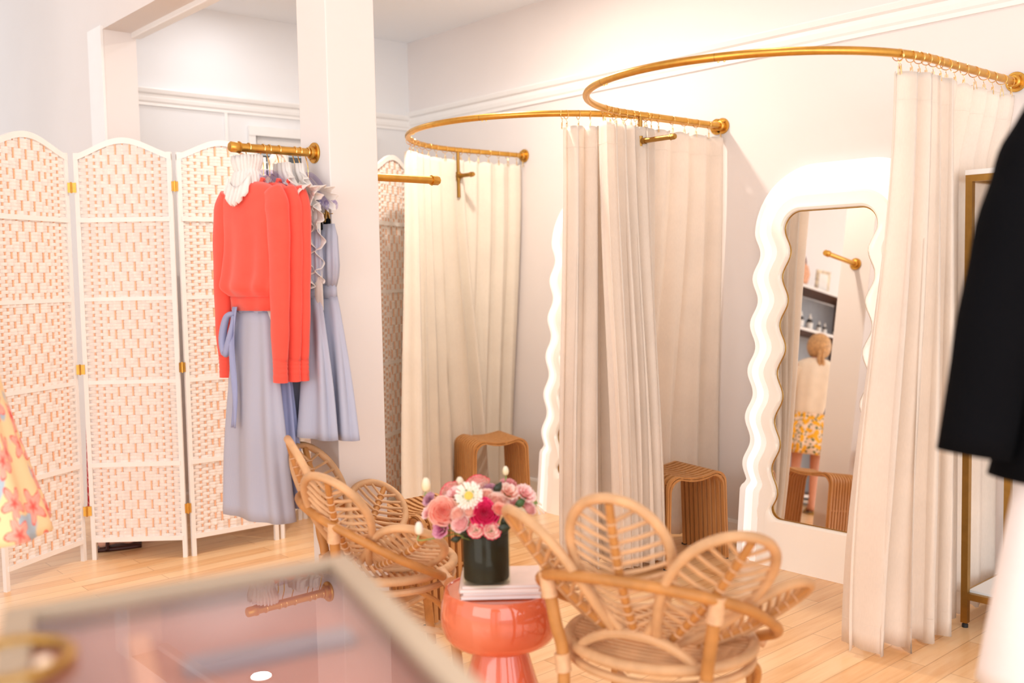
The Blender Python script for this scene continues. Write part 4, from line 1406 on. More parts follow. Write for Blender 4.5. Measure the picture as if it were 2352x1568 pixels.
def outfit_hanger(loc, rz, label):
    h = thing('clothes_hanger', label, 'hanger', loc, rz)
    MB().tube(bez([(-0.2, 0, -0.155), (-0.1, 0, -0.095), (0, 0, -0.07), (0.1, 0, -0.095), (0.2, 0, -0.155)], 24), 0.008, 8).build('shoulder_bar', M['lilac'], h)
    MB().tube(bez([(0, 0, -0.07), (0, 0, -0.03), (0.016, 0, -0.010), (0.0, 0, 0.0165), (-0.016, 0, 0.002)], 24), 0.002, 6).build('hook', M['gold_bright'], h)
    return h
def make_jacket(name, label, loc, rz, mat, L=0.72, hw=0.22, slv=0.66, dep=0.07, open_=0.0, flare=1.25, spread=0.10):
    t = thing(name, label, 'jacket', loc, rz)
    secs = [(-0.07, 0.07, 0.035), (-0.10, 0.13, 0.05), (-0.15, hw * 0.93, dep), (-0.2, hw, dep), (-0.4, hw * 1.0, dep * 1.15), (-0.6, hw * 1.08, dep * 1.3), (-L - 0.06, hw * flare, dep * 1.5)]
    q = bez([Vector(s_) for s_ in secs], 40)
    loft_cloth(MB(), [(p.x, 0, 0, p.y, p.z, 0.006) for p in q], 100, 7, 5).build('body', mat, t, angle=180, solid=0.01)
    for sx in (-1, 1):
        m = MB()
        sleeve(m, [(sx * (hw - 0.04), 0, -0.15), (sx * (hw + 0.03), 0.01, -0.25), (sx * (hw + spread * 0.6), 0.02, -0.45), (sx * (hw + spread), 0.03, -0.15 - slv)], [0.075, 0.085, 0.08, 0.075], 0.75, 3)
        so_ = m.build('sleeve', mat, t, angle=180)
    m = MB()
    m.tube([(0.085 * math.cos(2 * PI * j / 30), 0.045 * math.sin(2 * PI * j / 30), -0.085 + 0.015 * math.cos(4 * PI * j / 30)) for j in range(30)], 0.014, 8, closed=True)
    m.build('collar', mat, t)
    return t
jp = at(2605, 604, 1.95)
jrz = -YAW - R_(27) + R_(45)
make_jacket('black_jacket', 'black jacket hanging over white clothes at the right edge, closest to the viewer', (jp.x, jp.y, 1.90), jrz, M['jacket'], 0.80, 0.19, 0.66, 0.11, spread=0.165, flare=1.55)
outfit_hanger((jp.x, jp.y, 1.90), jrz, 'hanger inside the black jacket at the right edge')
t = thing('white_skirt', 'long white flared skirt below the black jacket at the right edge', 'skirt', (jp.x, jp.y, 1.90), jrz, )
loft_cloth(MB(), skirt_secs(-0.80, -1.255, 0.250, 0.340, 0.07, 0.12, 0.002, 0.008, n=14), 120, 7, 4, u_len=1).build('skirt_panel', M['trousers'], t, angle=180, solid=0.003)
loft_cloth(MB(), skirt_secs(-0.64, -0.80, 0.17, 0.25, 0.05, 0.07, 0, 0, n=2), 60, 0, 4).build('waistband', M['trousers'], t, angle=180, solid=0.004)
# black coats on the rack behind
make_jacket('black_coat', 'black coat hanging on the gold rack, seen behind the black jacket', (3.945 + RDX / 2, 1.36, RH - 0.10), 0, M['black'], 0.75, 0.185, 0.5, 0.05, spread=0.03, flare=1.0)
outfit_hanger((3.945 + RDX / 2, 1.36, RH - 0.10), 0, 'hanger of the black coat on the gold rack')
# ------------------------------------------------------------------ rattan petal chairs
def make_chair(loc, heading, label):
    """local +y is the way the chair faces"""
    t = thing('rattan_chair', label, 'chair', loc, -heading, 'rattan chairs with petal backs')
    SZ = 0.415
    # seat: rounded rim and rods
    def rim_pt(a, k=1.0, z=SZ):
        x = 0.262 * k * math.sin(a)
        y = 0.235 * k * math.cos(a)
        y = y + 0.02
        return (x, y, z)
    MB().tube([rim_pt(2 * PI * i / 56) for i in range(56)], 0.0165, 10, closed=True).build('seat_frame', M['rattan'], t)
    MB().tube([rim_pt(2 * PI * i / 56, 0.985, SZ - 0.042) for i in range(56)], 0.0125, 8, closed=True).build('seat_frame', M['rattan'], t)
    m = MB()
    ny = 19
    for i in range(ny):
        y = lerp(-0.195, 0.235, i / (ny - 1))
        q = max(0.0, 1 - ((y - 0.02) / 0.235) ** 2)
        hx_ = 0.262 * math.sqrt(q)
        if hx_ > 0.05:
            m.tube([(lerp(-hx_, hx_, k / 10), y, SZ + 0.006 - 0.014 * math.sin(PI * k / 10)) for k in range(11)], 0.0062, 6)
    m.build('seat_rods', M['rattan'], t)
    m = MB()
    for x in (-0.13, 0.0, 0.13):
        hy = 0.235 * math.sqrt(1 - (x / 0.262) ** 2)
        m.tube([(x, 0.02 + lerp(-hy, hy, k / 8), SZ - 0.014 - 0.008 * math.sin(PI * k / 8)) for k in range(9)], 0.009, 6)
    m.build('seat_support', M['rattan'], t)
    # petals
    spec = [((0.0, -0.165, 0.490), (0.0, -0.325, 0.885), 0.0, 0.140)]
    for sx in (1, -1):
        spec.append(((sx * 0.080, -0.125, 0.462), (sx * 0.345, -0.235, 0.803), sx * R_(48), 0.134))
        spec.append(((sx * 0.130, -0.045, 0.440), (sx * 0.405, 0.085, 0.605), sx * R_(98), 0.118))
    for pi, (pb_, pt_, az, hw_) in enumerate(spec):
        # petals fan out from the little arch at the seat back (back is -y)
        B_, T_ = Vector(pb_), Vector(pt_)
        ro = Vector((math.sin(az), -math.cos(az), 0))
        dv = (T_ - B_).normalized()
        rd = (ro - dv * ro.dot(dv)).normalized()
        tg = rd.cross(dv).normalized()
        def PT(x, s_, B_=B_, T_=T_, rd=rd, tg=tg):
            return B_.lerp(T_, s_) + rd * (0.02 * math.sin(PI * s_) - x * x / 0.75) + tg * x
        def hwid(s_, hw_=hw_):
            if s_ < 0.62:
                return hw_ * (0.26 + 0.74 * math.sin(PI / 2 * s_ / 0.62))
            return hw_ * math.sqrt(max(0.0, 1 - ((s_ - 0.62) / 0.38) ** 2))
        ss = [i / 26 * 0.93 for i in range(27)]
        loop = [PT(-hwid(s_), s_) for s_ in ss]
        for k in range(1, 12):
            a = PI - PI * k / 12
            s_e = 0.93
            w = hwid(s_e)
            x = w * math.cos(a)
            # continue the ellipse over the tip
            u = math.sqrt(max(0, 1 - (x / hw_) ** 2))
            loop.append(PT(x, 0.62 + 0.38 * u))
        loop += [PT(hwid(s_), s_) for s_ in reversed(ss)]
        pet = MB().tube(loop, 0.0138, 10).build('petal', M['rattan'], t)
        spn = MB().tube([PT(0, s_ / 20 * 0.97) for s_ in range(21)], 0.0115, 8)
        spn.build('petal_spine', M['rattan_d'], pet)
        rb_, bd = MB(), MB()
        nr = 12 if pi == 0 else 11
        for k in range(nr):
            s0 = 0.04 + 0.80 * k / (nr - 1)
            s1 = min(0.985, s0 + 0.10)
            w = hwid(s1)
            if s1 > 0.9:
                w *= 0.97
            for sx in (-1, 1):
                rb_.tube([PT(sx * w * q, lerp(s0, s1, q)) - rd * 0.004 for q in (0, 0.5, 1)], 0.0058, 6)
            c = PT(0, s0)
            d = (PT(0, s0 + 0.02) - PT(0, s0 - 0.02)).normalized()
            e1 = d.cross(tg).normalized()
            bd.tube([c + tg * (0.0133 * math.cos(2 * PI * j / 10)) + e1 * (0.0133 * math.sin(2 * PI * j / 10)) for j in range(10)], 0.0026, 5, closed=True)
        rb_.build('petal_ribs', M['rattan'], pet)
        bd.build('binding', M['cane'], pet)
    # little arch that gathers the petals above the seat back
    arch = bez([(-0.17, -0.155, SZ - 0.005), (-0.145, -0.16, SZ + 0.025), (-0.08, -0.168, SZ + 0.058), (0, -0.172, SZ + 0.070), (0.08, -0.168, SZ + 0.058), (0.145, -0.16, SZ + 0.025), (0.17, -0.155, SZ - 0.005)], 36)
    MB().tube(arch, 0.0145, 8).build('back_arch', M['rattan'], t)
    # hoop that carries the petals
    hp = bez([(0.235, 0.17, SZ - 0.01), (0.305, 0.12, SZ + 0.03), (0.328, -0.01, SZ + 0.10), (0.290, -0.150, SZ + 0.180), (0.180, -0.255, SZ + 0.232), (0.0, -0.292, SZ + 0.250),
              (-0.180, -0.255, SZ + 0.232), (-0.290, -0.150, SZ + 0.180), (-0.328, -0.01, SZ + 0.10), (-0.305, 0.12, SZ + 0.03), (-0.235, 0.17, SZ - 0.01)], 80)
    MB().tube(hp, 0.0155, 10).build('back_hoop', M['rattan_d'], t)
    # legs
    for sx in (-1, 1):
        MB().tube(bez([(sx * 0.240, -0.205, SZ + 0.205), (sx * 0.220, -0.198, SZ + 0.08), (sx * 0.203, -0.185, SZ - 0.05), (sx * 0.205, -0.215, 0.0)], 18), 0.0175, 10).build('leg', M['rattan_d'], t)
        MB().tube(bez([(sx * 0.20, 0.19, SZ - 0.01), (sx * 0.215, 0.205, SZ - 0.2), (sx * 0.225, 0.225, 0.0)], 14), 0.0175, 10).build('leg', M['rattan_d'], t)
        MB().tube(bez([(sx * 0.235, 0.05, SZ - 0.03), (sx * 0.245, 0.15, SZ - 0.10), (sx * 0.215, 0.20, SZ - 0.20)], 12), 0.010, 8).build('brace', M['rattan_d'], t)
    MB().tube([(-0.205, -0.2, 0.19), (0.22, 0.215, 0.19)], 0.012, 8).build('stretcher', M['rattan'], t)
    MB().tube([(0.205, -0.2, 0.205), (-0.22, 0.215, 0.205)], 0.012, 8).build('stretcher', M['rattan'], t)
    # wrapped joints
    for p, d, L in [((sx * 0.238, -0.205, SZ + 0.185), (sx * 0.15, 0.0, 1), 0.07) for sx in (-1, 1)] + [((sx * 0.232, 0.172, SZ - 0.01), (sx * 0.5, 0.2, -0.25), 0.06) for sx in (-1, 1)] + [((sx * 0.205, -0.187, SZ - 0.035), (sx * 0.1, 0, 1), 0.05) for sx in (-1, 1)]:
        a = Vector(p)
        dd = Vector(d).normalized() * L / 2
        MB().tube([a - dd + dd * (2 * i / 10) for i in range(11)], lambda q: 0.0225 + 0.0012 * math.sin(q * 60), 12).build('joint_wrap', M['cane'], t)
    return t
def floor_at(px, depth):
    p = at(px, 640, depth)
    return (p.x, p.y, 0)
make_chair(floor_at(1502, 2.74), R_(71), 'rattan petal chair seen from behind, right of the coral table')
make_chair(floor_at(862, 3.56), R_(114), 'rattan petal chair seen from the side, between the pillar and the coral table')

# ------------------------------------------------------------------ coral glass table
TP = Vector(floor_at(1133, 3.12))
TZ = 0.452
t = thing('side_table', 'mushroom shaped coral glass side table between the two rattan chairs', 'table', TP)
prof = [(0.0005, 0.0), (0.150, 0.0), (0.156, 0.006), (0.150, 0.03), (0.124, 0.12), (0.100, 0.20), (0.087, 0.252), (0.085, 0.262)]
cap_p = [(0.086, 0.266), (0.112, 0.269), (0.146, 0.277), (0.168, 0.291), (0.182, 0.312), (0.1895, 0.340), (0.191, 0.362), (0.188, 0.400), (0.181, 0.432), (0.177, TZ - 0.006), (0.173, TZ), (0.167, TZ), (0.1655, TZ - 0.004), (0.0005, TZ - 0.004)]
MB().lathe(prof + [(0.0005, 0.262)], 64).build('base', M['table_glass'], t, angle=50)
MB().lathe([(0.0005, 0.2635)] + cap_p, 64).build('tabletop', M['table_glass'], t, angle=50)

# magazines
toward = (EYEP.xy - TP.xy).normalized()
mrz = math.atan2(toward.y, toward.x) + PI / 2        # local -y faces the viewer
mz = TZ
mags = [(0.0, 0.010, 0.0, 'pale magazine lying at the very bottom of the stack on the coral table'), (0.004, 0.011, 0.6, 'pale magazine second from the bottom of the stack on the coral table'),
        (-0.003, 0.011, -0.8, 'pale magazine just below the topmost one on the coral table'), (0.002, 0.010, 0.4, 'topmost magazine with a glossy pink cover, under the flower vase')]
mc = TP + Vector((0, 0, 0))
for dx, th, rot, lab in mags:
    c, s_ = math.cos(mrz), math.sin(mrz)
    ox, oy = dx + 0.004, -0.022 + dx
    t = thing('magazine', lab, 'magazine', (mc.x + c * ox - s_ * oy, mc.y + s_ * ox + c * oy, mz), mrz + R_(rot), 'magazines stacked on the coral table')
    pg = MB()
    for k in range(6):
        pg.box((rnd.uniform(-0.0012, 0.0012), rnd.uniform(-0.0012, 0.0012), 0.0012 + (th - 0.0024) * (k + 0.5) / 6), (0.244, 0.196, (th - 0.0024) / 6 * 0.86))
    pg.build('pages', M['paper'], t, smooth=False)
    cv = MB().box((0, 0, th - 0.0006), (0.250, 0.20, 0.0012)).box((0, 0, 0.0006), (0.250, 0.20, 0.0012)).box((-0.1245, 0, th / 2), (0.001, 0.2, th))
    cv.build('cover', M['cover'], t, smooth=False)
    mz += th + 0.0004

# vase
VP = Vector((TP.x, TP.y, 0)) + Vector((toward.y, -toward.x, 0)) * -0.018
vdep = (VP - EYEP).dot(fwd)
VZ = mz
VP = at(1117, 1300, 3.10)
VP.z = VZ
t = thing('flower_vase', 'clear cylinder vase lined with dark leaves, on the magazines', 'vase', VP)
VR, VH = 0.0755, 0.165
MB().lathe([(0.0005, 0.0), (VR - 0.004, 0.0), (VR, 0.004), (VR, VH - 0.002), (VR - 0.0015, VH), (VR - 0.003, VH - 0.002), (VR - 0.003, 0.012), (0.0005, 0.010)], 56, cap=False).build('glass_body', M['vase_glass'], t)
MB().lathe([(0.0005, 0.014), (VR - 0.006, 0.014), (VR - 0.0045, 0.018), (VR - 0.0045, VH - 0.006), (VR - 0.012, VH - 0.004), (VR - 0.014, VH - 0.03), (0.0005, VH - 0.03)], 56).build('leaf_lining', M['leaf_dark'], t)

# ------------------------------------------------------------------ flowers
PM = dict(
    peach=petal_mat('peach_pink_petals', (0.88, 0.24, 0.18), (0.95, 0.60, 0.50)),
    magenta=petal_mat('hot_pink_petals', (0.55, 0.004, 0.06), (0.90, 0.045, 0.20), trans=0.1),
    edged=petal_mat('red_edged_petals', (0.93, 0.70, 0.62), (0.80, 0.015, 0.09), 0.72, 0.95),
    blush=petal_mat('blush_petals', (0.90, 0.46, 0.36), (0.95, 0.78, 0.70)),
    palepink=petal_mat('pale_pink_petals', (0.88, 0.42, 0.42), (0.95, 0.75, 0.74)),
    lilac=petal_mat('lilac_petals', (0.62, 0.28, 0.42), (0.76, 0.46, 0.58)),
    mauve=petal_mat('mauve_petals', (0.55, 0.12, 0.28), (0.76, 0.36, 0.50)),
    cream=petal_mat('cream_petals', (0.92, 0.82, 0.55), (0.93, 0.88, 0.74)),
    white=petal_mat('white_petals', (0.94, 0.86, 0.72), (0.94, 0.89, 0.82)),
    coralpink=petal_mat('coral_pink_petals', (0.90, 0.36, 0.36), (0.88, 0.44, 0.46)),
)
yellow = simple('yellow_disc', (0.80, 0.60, 0.12), 0.9, var=0.2, scale=400, bump=0.5, bscale=500)
def petal(mb, ang, r0, r1, h, spread, curl, z0=0.0, lift=1.0, ruff=0.0, rg=rnd, nu=7, nv=6, tip=0.0, pw=0.8, spiral=0.0):
    def f(u, v):
        a = ang + (u - 0.5) * spread * (0.35 + 0.65 * math.sin(PI * (0.16 + 0.62 * v)))
        e = abs(u - 0.5) * 2
        r = lerp(r0, r1, v ** pw) * (1 + spiral * (u - 0.5) * 2) + curl * max(0, v - 0.55) ** 1.5 * 4 * (1 - 0.35 * e)
        z = z0 + h * (v ** lift) * (1 - (0.22 - tip) * e ** 2 * v) - curl * max(0, v - 0.7) ** 2 * 5
        if ruff:
            z += ruff * math.sin(u * 19 + ang * 3) * v ** 2
            r += ruff * math.cos(u * 15 + ang * 5) * v ** 2
        return Vector((r * math.cos(a), r * math.sin(a), z))
    mb.grid(f, nu, nv, lambda u, v: max(v ** 1.4, (abs(u - 0.5) * 2) ** 3 * v))
def flower(px, py, dep, rpx, kind, colr, label, tilt_out=0.55, face=None, tilt_seed=0):
    """bloom centre on the picture ray at a given distance; the stem runs down into the vase"""
    p = at(px, py, dep)
    R = rpx * dep / F_PX
    neck = VP + Vector((0, 0, VH - 0.01))
    ax = (p - neck)
    ax = (ax.normalized() + Vector((toward.x, toward.y, 0)) * 0.55 + Vector((0, 0, 0.30)))
    if face is not None:
        ax = Vector(face)
    ax.normalize()
    q = Vector((0, 0, 1)).rotation_difference(ax)
    t = thing(kind[0], label, 'flower', p, 0, 'flowers in the vase on the coral table')
    t.rotation_mode = 'QUATERNION'
    t.rotation_quaternion = q
    rg = random.Random(int(px * 7 + py))
    mb = MB()
    k = kind[1]
    if k in ('rose', 'spray'):
        if k == 'rose':
            layers = [(0.13, 3, 3.2, 0.0, 0.46), (0.25, 3, 3.0, 0.01, 0.45), (0.38, 4, 2.4, 0.02, 0.42), (0.52, 5, 2.0, 0.03, 0.36), (0.67, 5, 1.9, 0.05, 0.26), (0.82, 6, 1.7, 0.08, 0.10), (0.98, 6, 1.6, 0.13, -0.10)]
        else:
            layers = [(0.17, 3, 3.2, 0.0, 0.44), (0.36, 3, 2.9, 0.01, 0.42), (0.56, 4, 2.4, 0.03, 0.34), (0.76, 5, 2.0, 0.06, 0.20), (0.98, 6, 1.6, 0.12, -0.02)]
        for li, (rr, n, sp, cl, top) in enumerate(layers):
            dz = 0.34 + 0.30 * li / len(layers)
            for i in range(n):
                petal(mb, 2 * PI * i / n + li * 0.8 + rg.uniform(-0.15, 0.15), R * rr * 0.74, R * rr, R * dz, sp, R * cl, z0=R * (top - dz), lift=1.1, rg=rg, pw=0.7, spiral=0.11)
        core = [(R * 0.99 * rr, R * (top - 0.27)) for rr, n, sp, cl, top in layers]
        core = [(0.0004, R * (layers[0][4] - 0.14))] + [(r_ * 0.93, z_) for r_, z_ in core] + [(R * 0.55, -R * 0.55), (0.0004, -R * 0.62)]
        mb.lathe(core, 24, cap=False)
    elif k == 'gerbera':
        for li, (rr, n, zz) in enumerate(((1.0, 22, 0.0), (0.86, 20, 0.05), (0.6, 16, 0.09))):
            for i in range(n):
                a = 2 * PI * i / n + li * 0.14 + rg.uniform(-0.05, 0.05)
                petal(mb, a, R * 0.12, R * rr * rg.uniform(0.88, 1.04), R * (0.08 + zz + rg.uniform(-0.05, 0.05)), 0.24 if li < 2 else 0.34, 0.0, z0=zz * R, lift=1.0, rg=rg, nu=3, nv=5)
    elif k == 'carnation':
        for li in range(6):
            rr = 0.25 + 0.15 * li
            n = 5 + li
            for i in range(n):
                petal(mb, 2 * PI * i / n + li * 0.5 + rg.uniform(-0.2, 0.2), R * 0.1, R * rr, R * (0.95 - 0.11 * li), 1.3, R * 0.04, z0=-R * 0.55, lift=0.9, ruff=R * 0.09, rg=rg, nu=10)
    elif k == 'lisianthus':
        for li, (rr, n, hh) in enumerate(((0.35, 3, 1.1), (0.65, 4, 1.0), (0.98, 5, 0.75))):
            for i in range(n):
                petal(mb, 2 * PI * i / n + li * 0.6 + rg.uniform(-0.15, 0.15), R * rr * 0.18, R * rr, R * hh, 1.55, R * 0.10, z0=-R * 0.6, lift=0.8, ruff=R * 0.05, rg=rg, nu=9)
    elif k == 'bud':
        prof_ = [(0.05, -1.15), (0.42, -1.0), (0.66, -0.55), (0.70, 0.0), (0.60, 0.5), (0.40, 0.95), (0.22, 1.1)]
        for i in range(5):
            def f(u, v, i=i):
                a = 2 * PI * i / 5 + (u - 0.5) * 1.7
                rr = interp([((z + 1.15) / 2.25, r) for r, z in prof_], v) * (1 + 0.06 * math.sin(i * 2.1) + 0.10 * (u - 0.5))
                return Vector((R * rr * math.cos(a), R * rr * math.sin(a), R * (-1.15 + 2.25 * v)))
            mb.grid(f, 6, 8, lambda u, v: v)
    elif k == 'lily':
        for i in range(9):
            a = 2 * PI * i / 9
            petal(mb, a, R * 0.1, R * rg.uniform(0.85, 1.05), R * 0.25, 0.42, R * 0.25, z0=-R * 0.2, lift=0.7, rg=rg, nu=5, nv=9)
    mb.build('bloom', PM[colr], t, angle=180)
    if k == 'gerbera':
        MB().lathe([(R * 0.30, 0.14 * R), (R * 0.28, 0.20 * R), (R * 0.18, 0.24 * R), (0.0005, 0.22 * R)], 20).build('yellow_centre', yellow, t)
    # calyx
    cx = MB()
    zb = {'gerbera': -0.06, 'bud': -1.1, 'lily': -0.22}.get(k, -0.6)
    for i in range(5):
        petal(cx, 2 * PI * i / 5, R * 0.08, R * 0.42, R * 0.32, 0.8, 0.0, z0=zb * R - R * 0.03, lift=1.2, nu=3, nv=4)
    cx.build('calyx', M['stem'], t, angle=180)
    # stem in local coordinates
    inv = q.inverted()
    root = VP + Vector(((p.x - VP.x) * 0.12, (p.y - VP.y) * 0.12, 0.08))
    n2 = neck + Vector(((p.x - VP.x) * 0.38, (p.y - VP.y) * 0.38, 0.0))
    start = p + ax * (zb * R)
    pts = [inv @ (v - p) for v in (start, start - ax * min(0.03, R) * 0.9, (start - ax * R * 0.8).lerp(n2, 0.55), n2, root)]
    MB().tube(bez(pts, 20), 0.0022, 6).build('stem', M['stem'], t)
    return t
ROSE, SPRAY, GERB, CARN, LISI, BUD, LILY = ('rose', 'rose'), ('spray_rose', 'spray'), ('gerbera', 'gerbera'), ('carnation', 'carnation'), ('lisianthus', 'lisianthus'), ('flower_bud', 'bud'), ('chrysanthemum', 'lily')
FL = [
    (1112, 1176, 3.000, 32, ROSE, 'magenta', 'hot pink rose at the front of the bouquet, the darkest bloom'),
    (1016, 1172, 3.015, 31, ROSE, 'peach', 'large peach pink rose at the front left of the bouquet'),
    (1077, 1139, 3.020, 35, GERB, 'white', 'white gerbera daisy with a yellow centre'),
    (1140, 1148, 3.030, 27, ROSE, 'blush', 'blush rose right of the white gerbera'),
    (1055, 1200, 2.995, 20, SPRAY, 'palepink', 'small pale pink spray rose low at the front, under the gerbera'),
    (1048, 1178, 3.005, 17, SPRAY, 'blush', 'small blush spray rose between the peach rose and the hot pink rose'),
    (1079, 1170, 3.005, 16, SPRAY, 'blush', 'blush spray rose touching the left side of the hot pink rose'),
    (1093, 1216, 2.995, 19, LISI, 'edged', 'red edged cream bloom at the lower left of the hot pink rose'),
    (1130, 1218, 2.990, 20, LISI, 'edged', 'red edged cream bloom directly under the hot pink rose'),
    (1096, 1104, 3.115, 27, ROSE, 'edged', 'pink edged white rose at the top of the bouquet'),
    (1032, 1122, 3.10, 26, ROSE, 'edged', 'pink edged rose at the upper left, behind the gerbera'),
    (1044, 1132, 3.06, 20, LISI, 'palepink', 'pale pink lisianthus between the gerbera and the peach rose'),
    (1056, 1110, 3.12, 14, BUD, 'cream', 'cream bud poking up behind the gerbera'),
    (1127, 1118, 3.09, 17, CARN, 'lilac', 'lilac carnation at the top centre of the bouquet'),
    (1171, 1108, 3.10, 20, CARN, 'coralpink', 'coral pink carnation at the upper right of the bouquet'),
    (1169, 1128, 3.06, 24, LISI, 'blush', 'open blush bloom under the coral pink carnation'),
    (1208, 1132, 3.06, 24, LISI, 'palepink', 'pale pink lisianthus at the right of the bouquet'),
    (1226, 1152, 3.12, 30, LILY, 'white', 'white chrysanthemum with drooping petals at the far right'),
    (1219, 1165, 3.05, 16, SPRAY, 'palepink', 'pale pink spray rose hanging low at the far right'),
    (1170, 1173, 3.00, 17, SPRAY, 'peach', 'peach spray rose right of the hot pink rose'),
    (1148, 1167, 2.995, 15, SPRAY, 'peach', 'tiny peach spray rose touching the right side of the hot pink rose'),
    (1198, 1178, 3.03, 16, SPRAY, 'cream', 'cream and pink spray rose above the right chair petal'),
    (1183, 1155, 3.05, 16, LISI, 'palepink', 'pale pink closed bloom in the right half of the bouquet'),
    (982, 1144, 3.06, 17, CARN, 'lilac', 'lilac carnation at the far left of the bouquet'),
    (980, 1177, 3.06, 15, LISI, 'palepink', 'dusky pink bell bloom hanging below the far left carnation'),
    (1012, 1212, 3.03, 24, LISI, 'mauve', 'mauve bloom drooping over the vase rim at the left'),
    (1188, 1203, 3.07, 18, LISI, 'mauve', 'mauve bloom low at the right, behind the chair petal'),
    (978, 1113, 3.07, 15, BUD, 'cream', 'cream bud sticking out at the upper left of the bouquet'),
    (962, 1213, 3.03, 14, BUD, 'white', 'white bud on a side stem at the far lower left'),
    (1161, 1081, 3.10, 10, BUD, 'cream', 'small green and cream bud standing tallest above the bouquet'),
    (1118, 1132, 3.04, 15, SPRAY, 'blush', 'blush spray rose between the gerbera and the lilac carnation'),
]
for f in FL:
    fc = None
    if f[4] is BUD:
        fc = (0, 0, 1)
    if f[4] is GERB:
        fc = (toward.x - 0.1, toward.y, 0.55)
    if f[4] is ROSE and f[5] in ('magenta', 'peach'):
        fc = (toward.x, toward.y, 0.42)
    flower(*f, face=fc)
# dark leaves between the blooms: each is a sprig of its own
for lx, ly, dep, ln, ang, m_, lab in ((1160, 1195, 3.0, 0.075, 0.6, 'leaf_black', 'dark green leaf right of the hot pink rose'), (1068, 1222, 3.01, 0.06, 2.6, 'leaf_black', 'dark green leaf at the vase rim left of the centre'),
        (1140, 1125, 3.05, 0.06, 1.0, 'leaf_black', 'dark green leaf beside the lilac carnation'), (1190, 1158, 3.04, 0.06, 0.7, 'leaf', 'green leaf in the right half of the bouquet'),
        (1150, 1213, 3.0, 0.07, 0.2, 'leaf_black', 'dark green leaf hanging at the right vase rim'), (1052, 1236, 3.01, 0.05, 3.4, 'leaf_black', 'dark green leaf hanging over the left vase rim')):
    p = at(lx, ly, dep)
    ln *= 0.72
    t = thing('leaf_sprig', lab, 'leaf', p, 0, 'dark leaves in the bouquet')
    mb = MB()
    side = rt
    dr = (side * math.cos(ang) + up * math.sin(ang))
    nr = (dr.cross(-fwd)).normalized()
    mb.grid(lambda u, v: dr * (ln * (v - 0.3)) + nr * ((u - 0.5) * ln * 0.55 * math.sin(PI * min(1, v * 0.95 + 0.05))) - fwd * (0.012 * math.sin(PI * v) - 0.01 * abs(u - 0.5)), 6, 10)
    mb.build('blade', M[m_], t, angle=180, solid=0.0008)
    root = VP + Vector((0, 0, 0.1)) - p
    MB().tube(bez([-dr * ln * 0.3, root * 0.5 + Vector((0, 0, 0.01)), root], 12), 0.0016, 5).build('stem', M['stem'], t)

# ------------------------------------------------------------------ glass topped display case in the foreground
GZ = 1.055
cA, cB = Vector((0.738, 1.188, 0)), Vector((0.316, 1.281, 0))
e1 = (cB - cA).normalized()
e2 = Vector((-0.301, -0.953, 0)).normalized()
Lw, Ld = 0.432, 0.62
cs = thing('display_case', 'glass topped display case with a champagne metal frame in the foreground', 'display case', (cA.x, cA.y, 0))
def cq(a, b, z):
    return e1 * a + e2 * b + Vector((0, 0, z))
def bar(mb, a0, b0, a1, b1, z0, z1):
    P = [cq(a0, b0, z0), cq(a1, b0, z0), cq(a1, b1, z0), cq(a0, b1, z0), cq(a0, b0, z1), cq(a1, b0, z1), cq(a1, b1, z1), cq(a0, b1, z1)]
    mb.add(P, [(0, 3, 2, 1), (4, 5, 6, 7), (0, 1, 5, 4), (1, 2, 6, 5), (2, 3, 7, 6), (3, 0, 4, 7)])
    return mb
fw_ = 0.034
mb = MB()
for a0, b0, a1, b1 in ((0, 0, Lw, fw_), (0, Ld - fw_, Lw, Ld), (0, fw_, fw_, Ld - fw_), (Lw - fw_, fw_, Lw, Ld - fw_)):
    bar(mb, a0, b0, a1, b1, GZ - 0.006, GZ + 0.008)
mb.build('top_frame', M['champagne'], cs, smooth=False, bevel=0.002)
mb = MB()
for a0, b0, a1, b1 in ((0.002, 0.002, Lw - 0.002, 0.03), (0.002, Ld - 0.03, Lw - 0.002, Ld - 0.002), (0.002, 0.03, 0.03, Ld - 0.03), (Lw - 0.03, 0.03, Lw - 0.002, Ld - 0.03)):
    bar(MB(), a0, b0, a1, b1, 0.80, GZ - 0.006).build('case_wall', M['case_inner'], cs, smooth=False)
bar(MB(), fw_ - 0.004, fw_ - 0.004, Lw - fw_ + 0.004, Ld - fw_ + 0.004, GZ - 0.005, GZ).build('glass_top', M['case_glass'], cs, smooth=False)
bar(MB(), 0.03, 0.03, Lw - 0.03, Ld - 0.03, 0.80, 1.030).build('suede_bed', M['pink'], cs, smooth=False)
for a0, b0 in ((0.004, 0.004), (Lw - 0.044, 0.004), (0.004, Ld - 0.044), (Lw - 0.044, Ld - 0.044)):
    bar(MB(), a0, b0, a0 + 0.04, b0 + 0.04, 0, 0.80).build('leg', M['champagne'], cs, smooth=False)
tr = thing('jewelry_tray', 'blue grey tray strip lying inside the display case', 'tray', (cA.x, cA.y, 1.030))
bar(MB(), 0.06, 0.22, 0.25, 0.26, 0.0, 0.012).build('tray_bed', M['bluegrey'], tr, smooth=False, bevel=0.003)
rb = thing('ribbon', 'peach ribbon lying inside the display case', 'ribbon', (cA.x, cA.y, 1.030))
bar(MB(), 0.275, 0.10, 0.300, 0.34, 0.0, 0.004).build('ribbon_band', M['peach'], rb, smooth=False, bevel=0.001)
bg_ = on_z(18, 1536, GZ)
t = thing('bangle', 'gold bangle with a pale bead lying on the left of the display case glass', 'bangle', (bg_.x, bg_.y, GZ + 0.0075))
MB().tube([(0.060 * math.cos(2 * PI * j / 48), 0.060 * math.sin(2 * PI * j / 48), 0) for j in range(48)], 0.0072, 10, closed=True).build('hoop', M['gold_dark'], t)
bd_ = on_z(108, 1550, GZ) - bg_
